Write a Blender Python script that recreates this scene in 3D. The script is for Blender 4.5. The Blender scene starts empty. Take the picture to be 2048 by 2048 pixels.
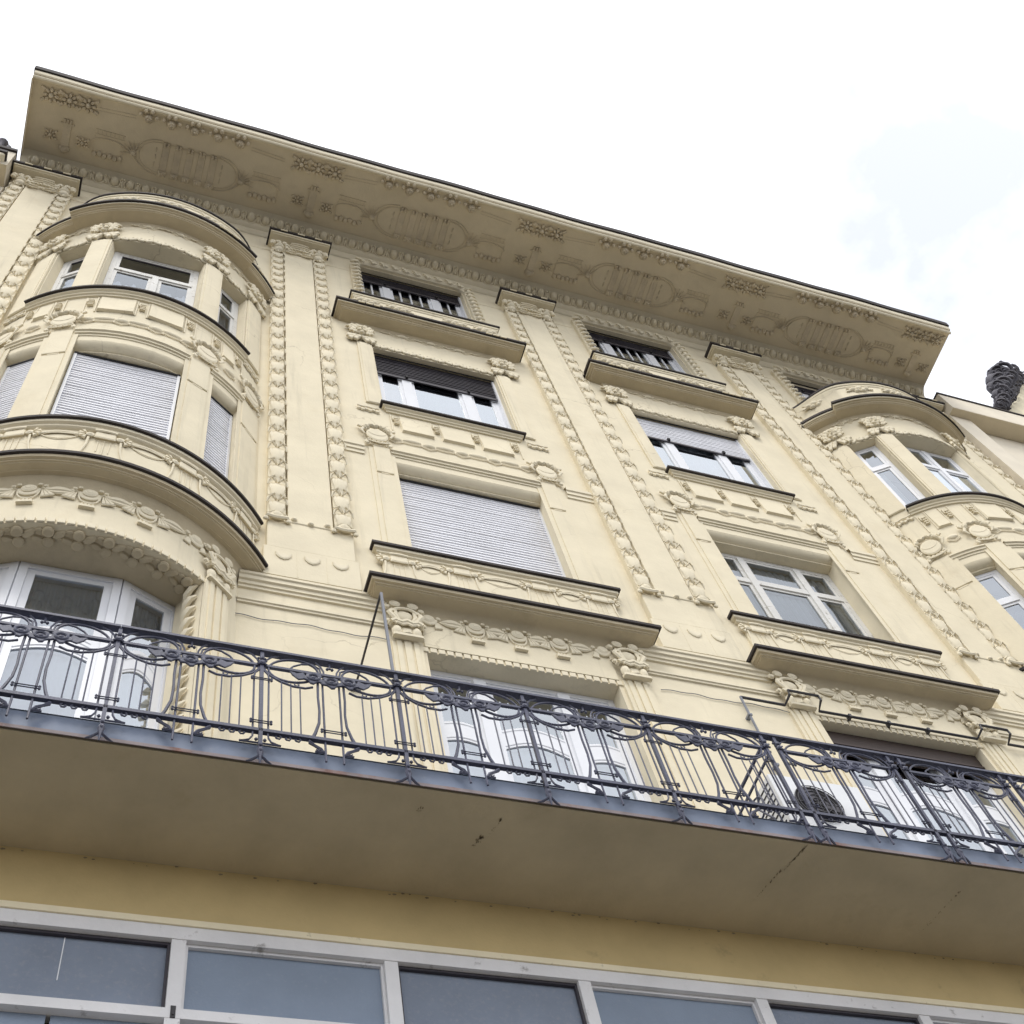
import bpy, bmesh, math, random
from mathutils import Matrix, Vector
random.seed(7)
sin, cos, pi, R_ = math.sin, math.cos, math.pi, math.radians
SC = bpy.context.scene
COL = SC.collection

# ------------------------------------------------------------------ camera
cam_d = bpy.data.cameras.new('camera')
cam = bpy.data.objects.new('camera', cam_d); COL.objects.link(cam)
yaw, pit, rol = R_(34.4135), R_(60.5547), R_(-18.9887)
fwd = Vector((sin(yaw)*cos(pit), cos(yaw)*cos(pit), sin(pit)))
right = fwd.cross(Vector((0, 0, 1))).normalized(); up = right.cross(fwd)
Rv = cos(rol)*right + sin(rol)*up; Uv = -sin(rol)*right + cos(rol)*up
cam.matrix_world = Matrix(((Rv.x, Uv.x, -fwd.x, -3.4183), (Rv.y, Uv.y, -fwd.y, -5.5838), (Rv.z, Uv.z, -fwd.z, 1.6), (0, 0, 0, 1)))
cam_d.sensor_width = 36; cam_d.lens = 36*2536.19/2048
cam_d.clip_start = 0.05; cam_d.clip_end = 2000
SC.camera = cam
SC.render.resolution_x = SC.render.resolution_y = 1024

# ------------------------------------------------------------------ sky, sun, exposure
SUN_EL, SUN_AZ = R_(58), R_(-28)          # azimuth measured from -Y (street side) towards -X
wd = bpy.data.worlds.new('World'); SC.world = wd; wd.use_nodes = True
nt = wd.node_tree; nt.nodes.clear()
def N(t, kind, **kw):
    n = t.nodes.new(kind)
    for k, v in kw.items():
        if k in n.inputs: n.inputs[k].default_value = v
        else: setattr(n, k, v)
    return n
L_ = lambda t, a, b: t.links.new(a, b)
sky = N(nt, 'ShaderNodeTexSky', sky_type='NISHITA'); sky.sun_disc = False
sky.sun_elevation = SUN_EL; sky.sun_rotation = R_(180) + SUN_AZ; sky.dust_density = 2.0
tc = N(nt, 'ShaderNodeTexCoord')
mp = N(nt, 'ShaderNodeMapping'); mp.inputs['Scale'].default_value = (1, 1, 1.6)
mp.inputs['Location'].default_value = (-.37, -1.267, -3.615)
no = N(nt, 'ShaderNodeTexNoise', Scale=2.6, Detail=7.0, Roughness=0.55)
rp = N(nt, 'ShaderNodeValToRGB'); rp.color_ramp.elements[0].position = 0.34; rp.color_ramp.elements[1].position = 0.52
rp.color_ramp.elements[0].color = (.455, .455, .455, 1)
mx = N(nt, 'ShaderNodeMix', data_type='RGBA'); mx.inputs[7].default_value = (12.2, 12.4, 12.9, 1)
bg = N(nt, 'ShaderNodeBackground', Strength=0.11); wo = N(nt, 'ShaderNodeOutputWorld')
L_(nt, tc.outputs['Generated'], mp.inputs[0]); L_(nt, mp.outputs[0], no.inputs['Vector']); L_(nt, no.outputs[0], rp.inputs[0])
L_(nt, rp.outputs[0], mx.inputs[0]); L_(nt, sky.outputs[0], mx.inputs[6]); L_(nt, mx.outputs[2], bg.inputs[0]); L_(nt, bg.outputs[0], wo.inputs[0])
sd = bpy.data.lights.new('sun', 'SUN'); sd.energy = 1.5; sd.angle = R_(22); sd.color = (1, .96, .9)
so = bpy.data.objects.new('sun', sd); COL.objects.link(so)
sdir = Vector((sin(SUN_AZ)*cos(SUN_EL), -cos(SUN_AZ)*cos(SUN_EL), sin(SUN_EL)))
so.rotation_euler = sdir.to_track_quat('Z', 'Y').to_euler(); so.location = (-6, -12, 30)
SC.view_settings.view_transform = 'Standard'; SC.view_settings.look = 'None'
SC.view_settings.exposure = 0.30; SC.view_settings.gamma = 1.0

# ------------------------------------------------------------------ materials
def material(name, col, rough=.8, var=.08, bump=.15, bscale=45, streak=0., dirt=None, dirtcol=(.2, .17, .12), metal=0., spec=.4, grain=2.2, crack=False):
    m = bpy.data.materials.new(name); m.use_nodes = True; t = m.node_tree
    b = t.nodes['Principled BSDF']; b.inputs['Roughness'].default_value = rough; b.inputs['Metallic'].default_value = metal
    b.inputs['Specular IOR Level'].default_value = spec
    g = N(t, 'ShaderNodeNewGeometry')
    n1 = N(t, 'ShaderNodeTexNoise', Scale=grain, Detail=6.0, Roughness=.6); L_(t, g.outputs['Position'], n1.inputs['Vector'])
    a = tuple(max(0, c*(1-var)) for c in col)+(1,); c2 = tuple(min(1, c*(1+var)) for c in col)+(1,)
    r1 = N(t, 'ShaderNodeValToRGB'); r1.color_ramp.elements[0].position = .3; r1.color_ramp.elements[1].position = .7
    r1.color_ramp.elements[0].color = a; r1.color_ramp.elements[1].color = c2
    L_(t, n1.outputs[0], r1.inputs[0]); out = r1.outputs[0]
    if streak:
        mp = N(t, 'ShaderNodeMapping'); mp.inputs['Scale'].default_value = (7, 7, .45); L_(t, g.outputs['Position'], mp.inputs[0])
        n2 = N(t, 'ShaderNodeTexNoise', Scale=1.0, Detail=5.0, Roughness=.65); L_(t, mp.outputs[0], n2.inputs['Vector'])
        r2 = N(t, 'ShaderNodeMapRange'); r2.inputs[1].default_value = .56; r2.inputs[2].default_value = .78; r2.inputs[4].default_value = streak
        L_(t, n2.outputs[0], r2.inputs[0])
        mx = N(t, 'ShaderNodeMix', data_type='RGBA'); mx.inputs[7].default_value = tuple(c*.62 for c in col)+(1,)
        L_(t, r2.outputs[0], mx.inputs[0]); L_(t, out, mx.inputs[6]); out = mx.outputs[2]
    if dirt:
        n3 = N(t, 'ShaderNodeTexNoise', Scale=dirt[0], Detail=8.0, Roughness=.7); L_(t, g.outputs['Position'], n3.inputs['Vector'])
        r3 = N(t, 'ShaderNodeMapRange'); r3.inputs[1].default_value = dirt[1]; r3.inputs[2].default_value = dirt[2]; r3.inputs[4].default_value = dirt[3]
        L_(t, n3.outputs[0], r3.inputs[0])
        mx = N(t, 'ShaderNodeMix', data_type='RGBA'); mx.inputs[7].default_value = dirtcol+(1,)
        L_(t, r3.outputs[0], mx.inputs[0]); L_(t, out, mx.inputs[6]); out = mx.outputs[2]
    if crack:
        nd = N(t, 'ShaderNodeTexNoise', Scale=3.0, Detail=4.0); L_(t, g.outputs['Position'], nd.inputs['Vector'])
        va = N(t, 'ShaderNodeVectorMath', operation='MULTIPLY_ADD'); va.inputs[1].default_value = (.35, .35, .35)
        L_(t, nd.outputs[1], va.inputs[0]); L_(t, g.outputs['Position'], va.inputs[2])
        vo = N(t, 'ShaderNodeTexVoronoi', feature='DISTANCE_TO_EDGE', Scale=.55); L_(t, va.outputs[0], vo.inputs['Vector'])
        lt = N(t, 'ShaderNodeMapRange'); lt.inputs[1].default_value = .0; lt.inputs[2].default_value = .004; lt.inputs[3].default_value = 1; lt.inputs[4].default_value = 0
        L_(t, vo.outputs[0], lt.inputs[0])
        nm = N(t, 'ShaderNodeTexNoise', Scale=.7, Detail=2.0); L_(t, g.outputs['Position'], nm.inputs['Vector'])
        mr = N(t, 'ShaderNodeMapRange'); mr.inputs[1].default_value = .5; mr.inputs[2].default_value = .62; mr.inputs[4].default_value = .45; L_(t, nm.outputs[0], mr.inputs[0])
        mu = N(t, 'ShaderNodeMath', operation='MULTIPLY'); L_(t, lt.outputs[0], mu.inputs[0]); L_(t, mr.outputs[0], mu.inputs[1])
        mx = N(t, 'ShaderNodeMix', data_type='RGBA'); mx.inputs[7].default_value = (.30, .24, .15, 1)
        L_(t, mu.outputs[0], mx.inputs[0]); L_(t, out, mx.inputs[6]); out = mx.outputs[2]
    L_(t, out, b.inputs['Base Color'])
    if bump:
        n4 = N(t, 'ShaderNodeTexNoise', Scale=bscale, Detail=5.0, Roughness=.65); L_(t, g.outputs['Position'], n4.inputs['Vector'])
        bp = N(t, 'ShaderNodeBump', Strength=bump, Distance=.01); L_(t, n4.outputs[0], bp.inputs['Height'])
        n5 = N(t, 'ShaderNodeTexNoise', Scale=4.5, Detail=3.0); L_(t, g.outputs['Position'], n5.inputs['Vector'])
        b5 = N(t, 'ShaderNodeBump', Strength=.35 if crack else .12, Distance=.015); L_(t, n5.outputs[0], b5.inputs['Height']); L_(t, b5.outputs[0], bp.inputs['Normal']); L_(t, bp.outputs[0], b.inputs['Normal'])
    return m
def glass(name, tint, ior=2.3, rough=.015, wob=.02, gain=1.7):
    m = bpy.data.materials.new(name); m.use_nodes = True; t = m.node_tree; t.nodes.clear()
    o = N(t, 'ShaderNodeOutputMaterial'); tr = N(t, 'ShaderNodeBsdfTransparent'); tr.inputs[0].default_value = tint+(1,)
    gl = N(t, 'ShaderNodeBsdfGlossy', Roughness=rough); gl.inputs[0].default_value = (.9, .95, 1, 1)
    fr = N(t, 'ShaderNodeFresnel', IOR=ior); mx = N(t, 'ShaderNodeMixShader')
    g = N(t, 'ShaderNodeNewGeometry'); n4 = N(t, 'ShaderNodeTexNoise', Scale=2.2, Detail=1.0); L_(t, g.outputs['Position'], n4.inputs['Vector'])
    bp = N(t, 'ShaderNodeBump', Strength=wob, Distance=.1); L_(t, n4.outputs[0], bp.inputs['Height']); L_(t, bp.outputs[0], gl.inputs['Normal'])
    ga = N(t, 'ShaderNodeMath', operation='MULTIPLY', use_clamp=True); ga.inputs[1].default_value = gain; L_(t, fr.outputs[0], ga.inputs[0]); L_(t, ga.outputs[0], mx.inputs[0]); L_(t, tr.outputs[0], mx.inputs[1]); L_(t, gl.outputs[0], mx.inputs[2]); L_(t, mx.outputs[0], o.inputs[0])
    return m
CREAM = (.74, .662, .49)
MT = dict(
    plaster=material('cream_plaster', CREAM, .88, .06, .22, 38, streak=.5, crack=True, dirt=(1.3, .56, .76, .38), dirtcol=(.56, .47, .31)),
    relief=material('cream_relief', (.74, .665, .50), .85, .06, .18, 50, dirt=(5, .60, .75, .3), dirtcol=(.47, .41, .30)),
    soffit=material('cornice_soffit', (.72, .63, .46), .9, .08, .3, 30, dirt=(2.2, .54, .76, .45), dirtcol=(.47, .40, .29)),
    sooty=material('sooty_relief', (.67, .585, .435), .9, .14, .3, 40, dirt=(6, .50, .68, .5), dirtcol=(.48, .415, .31)),
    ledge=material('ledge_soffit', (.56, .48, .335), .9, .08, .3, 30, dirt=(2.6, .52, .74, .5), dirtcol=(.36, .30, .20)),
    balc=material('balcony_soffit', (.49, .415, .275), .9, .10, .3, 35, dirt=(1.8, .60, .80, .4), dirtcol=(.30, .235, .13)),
    shade_ochre=material('shaded_ochre_plaster', (.59, .455, .225), .9, .08, .25, 35, dirt=(2.5, .60, .72, .6), dirtcol=(.30, .23, .13)),  # shade and ground bounce under the balcony put into the cream paint's colour
    metal=material('dark_sheet_metal', (.050, .043, .041), .75, .35, .1, 20, spec=.2),
    fascia=material('grey_sheet_metal', (.165, .20, .275), .5, .16, .15, 14, dirt=(9, .60, .72, .5), dirtcol=(.24, .26, .30)),
    rust=material('rusty_edge', (.24, .20, .20), .7, .2, .2, 30, dirt=(3, .52, .66, .8), dirtcol=(.20, .08, .05)),
    iron=material('painted_iron', (.062, .066, .104), .48, .3, .3, 90, dirt=(60, .56, .66, .35), dirtcol=(.20, .21, .26)),
    white=material('white_frame', (.76, .77, .80), .4, .03, .0),
    oldwood=material('peeling_white_wood', (.66, .65, .62), .7, .08, .4, 30, dirt=(14, .58, .66, .75), dirtcol=(.30, .26, .22)),
    greywood=material('weathered_grey_frame', (.75, .74, .745), .75, .08, .4, 30, dirt=(7, .60, .70, .7), dirtcol=(.22, .20, .19)),
    strip=material('pale_strip', (.84, .75, .54), .85, .06, .3, 30, dirt=(9, .62, .70, .6), dirtcol=(.33, .27, .16)),
    shutter=material('pale_shutter', (.82, .825, .86), .55, .05, .05, 20, dirt=(1.6, .55, .75, .4), dirtcol=(.62, .62, .64)),
    dshutter=material('dark_shutter', (.050, .045, .056), .5, .15, .05, 20),
    brown=material('brown_box', (.060, .042, .036), .6, .15, .1, 20),
    black=material('black_gap', (.012, .011, .013), .8, .1, 0),
    inner=material('room_wall', (.16, .15, .14), .9, .1, 0),
    curtain=material('white_curtain', (.82, .82, .84), .9, .04, .0),
    darksheer=material('dark_net_curtain', (.13, .14, .155), .9, .15, .0),
    palesheer=material('pale_net_curtain', (.50, .53, .57), .9, .1, .0),
    sheer=material('grey_curtain', (.34, .36, .38), .9, .08, .0),
    frost=material('frosted_pane', (.235, .285, .365), .6, .08, .3, 70, spec=.3, dirt=(38, .56, .72, .45), dirtcol=(.31, .345, .40)),
    frost2=material('dusty_pane', (.215, .25, .315), .6, .10, .35, 70, spec=.3, dirt=(30, .52, .70, .55), dirtcol=(.30, .315, .35)),
    acwhite=material('white_plastic', (.72, .73, .74), .45, .03, 0),
    pipe=material('grey_pipe', (.20, .21, .24), .5, .15, .1, 30),
    pipedark=material('dark_pipe', (.045, .043, .048), .5, .2, .1, 30),
    pink=material('pinkish_plaster', (.76, .69, .56), .88, .06, .2, 38, streak=.25),
    stone=material('dark_carved_stone', (.115, .110, .125), .85, .25, .5, 30),
    rooftile=material('roof_tile', (.10, .06, .05), .8, .2, .2, 20),
    asphalt=material('asphalt', (.07, .068, .065), .9, .2, .3, 40),
    paving=material('paving', (.25, .23, .20), .9, .12, .3, 10),
    kerbm=material('kerb_stone', (.32, .31, .29), .85, .1, .3, 20),
    glass=glass('window_glass', (.84, .89, .94), 2.6),
    oldglass=glass('old_window_glass', (.84, .88, .92), 2.1, .03, .05, 1.1),
)

# ------------------------------------------------------------------ mesh builder
class MB:
    def __init__(s): s.v = []; s.f = []; s.T = None
    def add(s, pts, faces):
        o = len(s.v)
        for p in pts:
            p = Vector(p); s.v.append(s.T @ p if s.T else p)
        s.f += [tuple(i+o for i in f) for f in faces]; return s
    def box(s, x0, x1, y0, y1, z0, z1):
        P = [(x, y, z) for z in (z0, z1) for y in (y0, y1) for x in (x0, x1)]
        return s.add(P, [(0, 2, 3, 1), (4, 5, 7, 6), (0, 1, 5, 4), (2, 6, 7, 3), (0, 4, 6, 2), (1, 3, 7, 5)])
    def bbox(s, x0, x1, z0, z1, d, b, y=0):             # chamfered raised panel on a wall, facing -y
        return s.prism([(x0, z0), (x1, z0), (x1, z1), (x0, z1)], d, b, y)
    def prism(s, poly, d, b=0., y=0):
        n = len(poly); cx = sum(p[0] for p in poly)/n; cz = sum(p[1] for p in poly)/n
        def ins(p):
            dx, dz = p[0]-cx, p[1]-cz; l = math.hypot(dx, dz) or 1; k = max(0, 1-b*1.2/l); return (cx+dx*k, cz+dz*k)
        P = [(p[0], y, p[1]) for p in poly]+[(p[0], y-d+b, p[1]) for p in poly]
        F = [(i, (i+1) % n, n+(i+1) % n, n+i) for i in range(n)]
        if b > 0:
            P += [(q[0], y-d, q[1]) for q in map(ins, poly)]
            F += [(n+i, n+(i+1) % n, 2*n+(i+1) % n, 2*n+i) for i in range(n)]; F.append(tuple(range(2*n, 3*n)))
        else: F.append(tuple(range(n, 2*n)))
        return s.add(P, F)
    def dome(s, x, z, rx, rz, d, n=10, m=3, y=0, rot=0):
        P = []; c, q = cos(rot), sin(rot)
        for j in range(m):
            a = pi/2*j/m
            for i in range(n):
                t = 2*pi*i/n; u, w = rx*cos(t)*cos(a), rz*sin(t)*cos(a)
                P.append((x+u*c-w*q, y-d*sin(a), z+u*q+w*c))
        P.append((x, y-d, z)); F = []
        for j in range(m-1):
            for i in range(n): F.append((j*n+i, j*n+(i+1) % n, (j+1)*n+(i+1) % n, (j+1)*n+i))
        for i in range(n): F.append(((m-1)*n+i, (m-1)*n+(i+1) % n, m*n))
        return s.add(P, F)
    def disc(s, x, z, r, d, n=12, b=.3, y=0):
        return s.prism([(x+r*cos(2*pi*i/n), z+r*sin(2*pi*i/n)) for i in range(n)], d, d*b, y)
    def ball(s, c, r, n=8, m=5, sc=(1, 1, 1)):
        P = [(c[0], c[1], c[2]+r*sc[2])]
        for j in range(1, m):
            a = pi*j/m
            P += [(c[0]+r*sc[0]*sin(a)*cos(2*pi*i/n), c[1]+r*sc[1]*sin(a)*sin(2*pi*i/n), c[2]+r*sc[2]*cos(a)) for i in range(n)]
        P.append((c[0], c[1], c[2]-r*sc[2])); F = [(0, 1+i, 1+(i+1) % n) for i in range(n)]
        for j in range(m-2):
            for i in range(n): F.append((1+j*n+i, 1+(j+1)*n+i, 1+(j+1)*n+(i+1) % n, 1+j*n+(i+1) % n))
        k = len(P)-1; F += [(k, 1+(m-2)*n+(i+1) % n, 1+(m-2)*n+i) for i in range(n)]
        return s.add(P, F)
    def tube(s, pts, r, n=6, closed=False, sy=1.):
        pts = [Vector(p) for p in pts]; k = len(pts)
        rr = r if isinstance(r, (list, tuple)) else [r]*k
        P = []; nrm = None
        for i in range(k):
            if closed: t = pts[(i+1) % k]-pts[i-1]
            else: t = pts[min(i+1, k-1)]-pts[max(i-1, 0)]
            t = t.normalized() if t.length > 1e-9 else Vector((0, 0, 1))
            if nrm is None:
                nrm = Vector((0, 1, 0)) if abs(t.y) < .9 else Vector((1, 0, 0))
            nrm = (nrm - t*nrm.dot(t)).normalized(); b = t.cross(nrm)
            for j in range(n):
                a = 2*pi*j/n + pi/n; P.append(pts[i]+rr[i]*(cos(a)*nrm*sy+sin(a)*b))
        F = [(i*n+j, i*n+(j+1) % n, (i+1)*n+(j+1) % n, (i+1)*n+j) for i in range(k-1) for j in range(n)]
        if closed: F += [((k-1)*n+j, (k-1)*n+(j+1) % n, (j+1) % n, j) for j in range(n)]
        else: F += [tuple(range(n)), tuple(range((k-1)*n, k*n))]
        return s.add(P, F)
    def grid(s, rows, flip=False):
        m = len(rows[0]); P = [p for r in rows for p in r]
        return s.add(P, [(j*m+i, j*m+i+1, (j+1)*m+i+1, (j+1)*m+i) for j in range(len(rows)-1) for i in range(m-1)])
    def mesh(s, name, mat, smooth=35, recalc=True):
        me = bpy.data.meshes.new(name); me.from_pydata([tuple(v) for v in s.v], [], s.f)
        if recalc:
            bm = bmesh.new(); bm.from_mesh(me); bmesh.ops.recalc_face_normals(bm, faces=bm.faces[:]); bm.to_mesh(me); bm.free()
        if smooth:
            me.polygons.foreach_set('use_smooth', [True]*len(me.polygons)); me.set_sharp_from_angle(angle=R_(smooth))
        me.materials.append(MT[mat]); return me
W = {}
I4 = Matrix.Identity(4)
def T(x, y, z, rz=0, sx=1, sy=1, sz=1):
    return Matrix.Translation((x, y, z)) @ Matrix.Rotation(rz, 4, 'Z') @ Matrix.Diagonal((sx, sy, sz, 1))
def put(name, me, parent=None, M=I4, label=None, cat=None, group=None, kind=None):
    o = bpy.data.objects.new(name, me); COL.objects.link(o); W[o.name] = M.copy()
    if parent: o.parent = parent; o.matrix_basis = W[parent.name].inverted() @ M
    else: o.matrix_basis = M
    for k, v in (('label', label), ('category', cat), ('group', group), ('kind', kind)):
        if v: o[k] = v
    return o
def empty(name, loc, label, cat, group=None): return put(name, None, None, Matrix.Translation(loc), label, cat, group)
CACHE = {}
def shared(key, mat, fn, smooth=35):
    if key not in CACHE:
        b = MB(); fn(b); CACHE[key] = b.mesh(key, mat, smooth)
    return CACHE[key]

class Flat:
    arc = False
    def __init__(s, xc): s.xc = xc
    def P(s, a, o, z): return Vector((s.xc+a, -o, z))
    def M(s, a, o, z, sx=1, sz=1, sy=1): return T(s.xc+a, -o, z, 0, sx, sy, sz)
class Arc:
    arc = True
    def __init__(s, xc, R0=1.86, yc=1.21): s.xc, s.R0, s.yc = xc, R0, yc
    def P(s, a, o, z):
        t = a/s.R0; return Vector((s.xc+(s.R0+o)*sin(t), s.yc-(s.R0+o)*cos(t), z))
    def M(s, a, o, z, sx=1, sz=1, sy=1):
        p = s.P(a, o, z); return T(p.x, p.y, z, a/s.R0, sx, sy, sz)
def lin(a, b, n): return [a+(b-a)*i/(n-1) for i in range(n)]
def moulding(fr, w, prof, S=1.6, fac=None, steps=()):
    b = MB()
    if not fr.arc:
        rows = [[fr.P(-(w+o), 0, z), fr.P(-(w+o), o, z), fr.P(w+o, o, z), fr.P(w+o, 0, z)] for o, z in prof]
        # 0 projection is pulled slightly into the wall so that no two faces lie in one plane
        rows = [[Vector((p.x, p.y if p.y < -1e-6 else .01, p.z)) for p in r] for r in rows]
        b.grid(rows)
    else:
        ss = sorted(set(lin(-S, S, 41)+[q+d for q in steps for d in (-.004, .004)]))
        f = fac or (lambda s: 1)
        b.grid([[fr.P(s, o*f(s) if o > 0 else o, z) for s in ss] for o, z in prof])
        for e in (-S, S):
            b.add([fr.P(e, o*f(e) if o > 0 else o, z) for o, z in prof], [tuple(range(len(prof)))])
    return b
def wall(fr, s0, s1, z0, z1, holes, depth, step=None):
    ss = {s0, s1}; zs = {z0, z1}
    for a, b, c, d in holes: ss |= {a, b}; zs |= {c, d}
    ss = sorted(q for q in ss if s0 <= q <= s1); zs = sorted(q for q in zs if z0 <= q <= z1)
    if step:
        fine = [ss[0]]
        for a, b in zip(ss, ss[1:]):
            k = max(1, math.ceil((b-a)/step)); fine += [a+(b-a)*i/k for i in range(1, k+1)]
        ss = fine
    ns, nz = len(ss), len(zs)
    def solid(i, j):
        if i < 0 or j < 0 or i >= ns-1 or j >= nz-1: return False
        x, z = (ss[i]+ss[i+1])/2, (zs[j]+zs[j+1])/2
        return not any(a < x < b and c < z < d for a, b, c, d in holes)
    V = [fr.P(s, o, z) for o in (0, -depth) for z in zs for s in ss]
    ix = lambda i, j, k: k*ns*nz+j*ns+i
    F = []
    for i in range(ns-1):
        for j in range(nz-1):
            if not solid(i, j): continue
            F.append((ix(i, j, 0), ix(i+1, j, 0), ix(i+1, j+1, 0), ix(i, j+1, 0)))
            F.append((ix(i, j, 1), ix(i, j+1, 1), ix(i+1, j+1, 1), ix(i+1, j, 1)))
            if not solid(i-1, j): F.append((ix(i, j, 0), ix(i, j+1, 0), ix(i, j+1, 1), ix(i, j, 1)))
            if not solid(i+1, j): F.append((ix(i+1, j, 0), ix(i+1, j, 1), ix(i+1, j+1, 1), ix(i+1, j+1, 0)))
            if not solid(i, j-1): F.append((ix(i, j, 0), ix(i, j, 1), ix(i+1, j, 1), ix(i+1, j, 0)))
            if not solid(i, j+1): F.append((ix(i, j+1, 0), ix(i+1, j+1, 0), ix(i+1, j+1, 1), ix(i, j+1, 1)))
    b = MB(); b.v = V; b.f = F; return b

# ------------------------------------------------------------------ the setting
b = MB(); b.box(-400, 400, -400, 400, -.3, -.15); o = put('road', b.mesh('road', 'asphalt', 0), None, I4, kind='structure')
b = MB(); b.box(-60, 60, -3.2, 20, -.25, 0); o = put('pavement', b.mesh('pavement', 'paving', 0), None, I4, kind='structure')
b = MB(); b.box(-60, 60, -3.36, -3.205, -.25, .004); o = put('kerb', b.mesh('kerb', 'kerbm', 0), None, I4, kind='structure')

# ------------------------------------------------------------------ the building
BAYS = [(-3.8, 'arc'), (0., 'flat'), (3.8, 'flat'), (7.6, 'arc')]
PIL = [-5.66, -1.86, 1.94, 5.78, 9.55]
X0, X1 = -6.12, 10.02
ZS, ZT = 7.622, 7.80            # balcony soffit, balcony floor
BLD = empty('apartment_building', (1.95, 0, 0), 'cream stucco apartment house with two rounded bays, garland pilasters and wide eaves', 'building')
def part(name, me, M=I4, parent=None, label=None, kind=None): return put(name, me, parent or BLD, M, label=label, kind=kind)
def pmb(name, b, mat='relief', smooth=35, parent=None, label=None, kind=None): return part(name, b.mesh(name, mat, smooth), I4, parent, label, kind)

holes = []
for xc, k in BAYS:
    holes.append((xc-.87, xc+.87, 19.47, 21.53))
    if k == 'flat': holes += [(xc-.885, xc+.885, ZT, 10.49), (xc-.872, xc+.872, 12.13, 14.24), (xc-.871, xc+.871, 15.76, 17.82)]
    else: holes.append((xc-1.25, xc+1.25, ZT, 18.6))
WALL = pmb('wall', wall(Flat(0), X0, X1, ZS+.004, 22.17, holes, .42), 'plaster')
LOW = pmb('lower_wall', wall(Flat(0), X0, X1, 7.19, ZS+.003, [], .42), 'shade_ochre')
b = MB()
b.box(X0, X0+.3, .43, 9, 0, 22.2).box(X1-.3, X1, .43, 9, 0, 22.2).box(X0, X1, 9.005, 9.3, 0, 22.2)
for z in (7.3, 11.2, 14.8, 18.7): b.box(X0+.305, X1-.305, .43, 9, z, z+.25)
for x in (-1.9, 1.9, 5.7): b.box(x-.06, x+.06, .43, 9, 7.56, 22.1)
pmb('inner_wall', b, 'inner', 0)
b = MB(); b.box(X0, X1, -.04, 9.3, 22.43, 22.62); pmb('roof', b, 'metal', 0)

# ---- main eaves: flat soffit and profiled edge, a little wavy with age
prof = [(0, 22.18), (.9, 22.182), (1.36, 22.18), (1.372, 22.145), (1.392, 22.142), (1.408, 22.16), (1.412, 22.20), (1.418, 22.205), (1.425, 22.205), (1.44, 22.22), (1.452, 22.27), (1.452, 22.33)]
xs = lin(-6.15, 10.0, 70)
wv = lambda x, o: (.004*sin(x*1.7+.6)+.0025*sin(x*4.1)) * max(0, (o-1.3)/.15)
def sweepx(prof, xs):
    b = MB(); rows = [[(x, -(o+wv(x, o)*.8), z+wv(x, o)) for x in xs] for o, z in prof]; b.grid(rows)
    for e in (0, -1): b.add([r[e] for r in rows]+[(xs[e], 0, prof[-1][1])], [tuple(range(len(prof)+1))])
    return b
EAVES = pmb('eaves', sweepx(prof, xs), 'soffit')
b = MB(); b.grid([[(x, -(o+wv(x, o)*.8), z+wv(x, o)) for x in xs] for o, z in [(1.420, 22.206), (1.443, 22.222), (1.4565, 22.27), (1.4565, 22.332)]]); pmb('eaves_fascia', b, 'relief', parent=EAVES)
b = MB(); b.grid([[(x, -(o+wv(x, o)*.8), z+wv(x, o)) for x in xs] for o, z in [(1.356, 22.178), (1.368, 22.141), (1.394, 22.137), (1.412, 22.158), (1.414, 22.198)]]); pmb('eaves_bead', b, 'relief', parent=EAVES)
prof2 = [(1.44, 22.335), (1.485, 22.335), (1.495, 22.47), (1.40, 22.50), (.0, 22.68)]
pmb('eaves_flashing', sweepx(prof2, lin(-6.17, 10.02, 70)), 'metal', parent=EAVES)
# egg and dart bed mould
b = MB(); rows = [[(x, -o, z) for x in (-6.14, 9.99)] for o, z in [(.005, 21.78), (.03, 21.80), (.045, 21.84), (.06, 21.87), (.06, 21.90), (.10, 21.92), (.13, 21.96), (.20, 22.08), (.27, 22.15), (.31, 22.16), (.31, 22.179)]]
b.grid(rows)
for e in (0, 1): b.add([r[e] for r in rows]+[(rows[0][e][0], 0, 22.179)], [tuple(range(12))])
BED = pmb('bed_mould', b, 'relief')
def egg(b):
    b.dome(0, 0, .062, .088, .075, 12, 4)
    b.tube([(.092*cos(a), -.018, .10*sin(a)-.005) for a in lin(R_(-215), R_(35), 13)], .014, 5)
def dart(b):
    b.dome(0, -.02, .026, .085, .05, 6, 2); b.dome(-.022, .055, .024, .03, .05, 6, 2); b.dome(.022, .055, .024, .03, .05, 6, 2)
em, dm = shared('egg', 'relief', egg), shared('dart', 'relief', dart)
tilt = Matrix.Rotation(R_(46), 4, 'X')
n = 68; pitch = 16.0/n
for i in range(n):
    x = -6.05+pitch*(i+.5)
    put('egg', em, BED, Matrix.Translation((x, -.185, 22.045)) @ tilt)
    if i < n-1: put('dart', dm, BED, Matrix.Translation((x+pitch/2, -.185, 22.045)) @ tilt)

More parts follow.
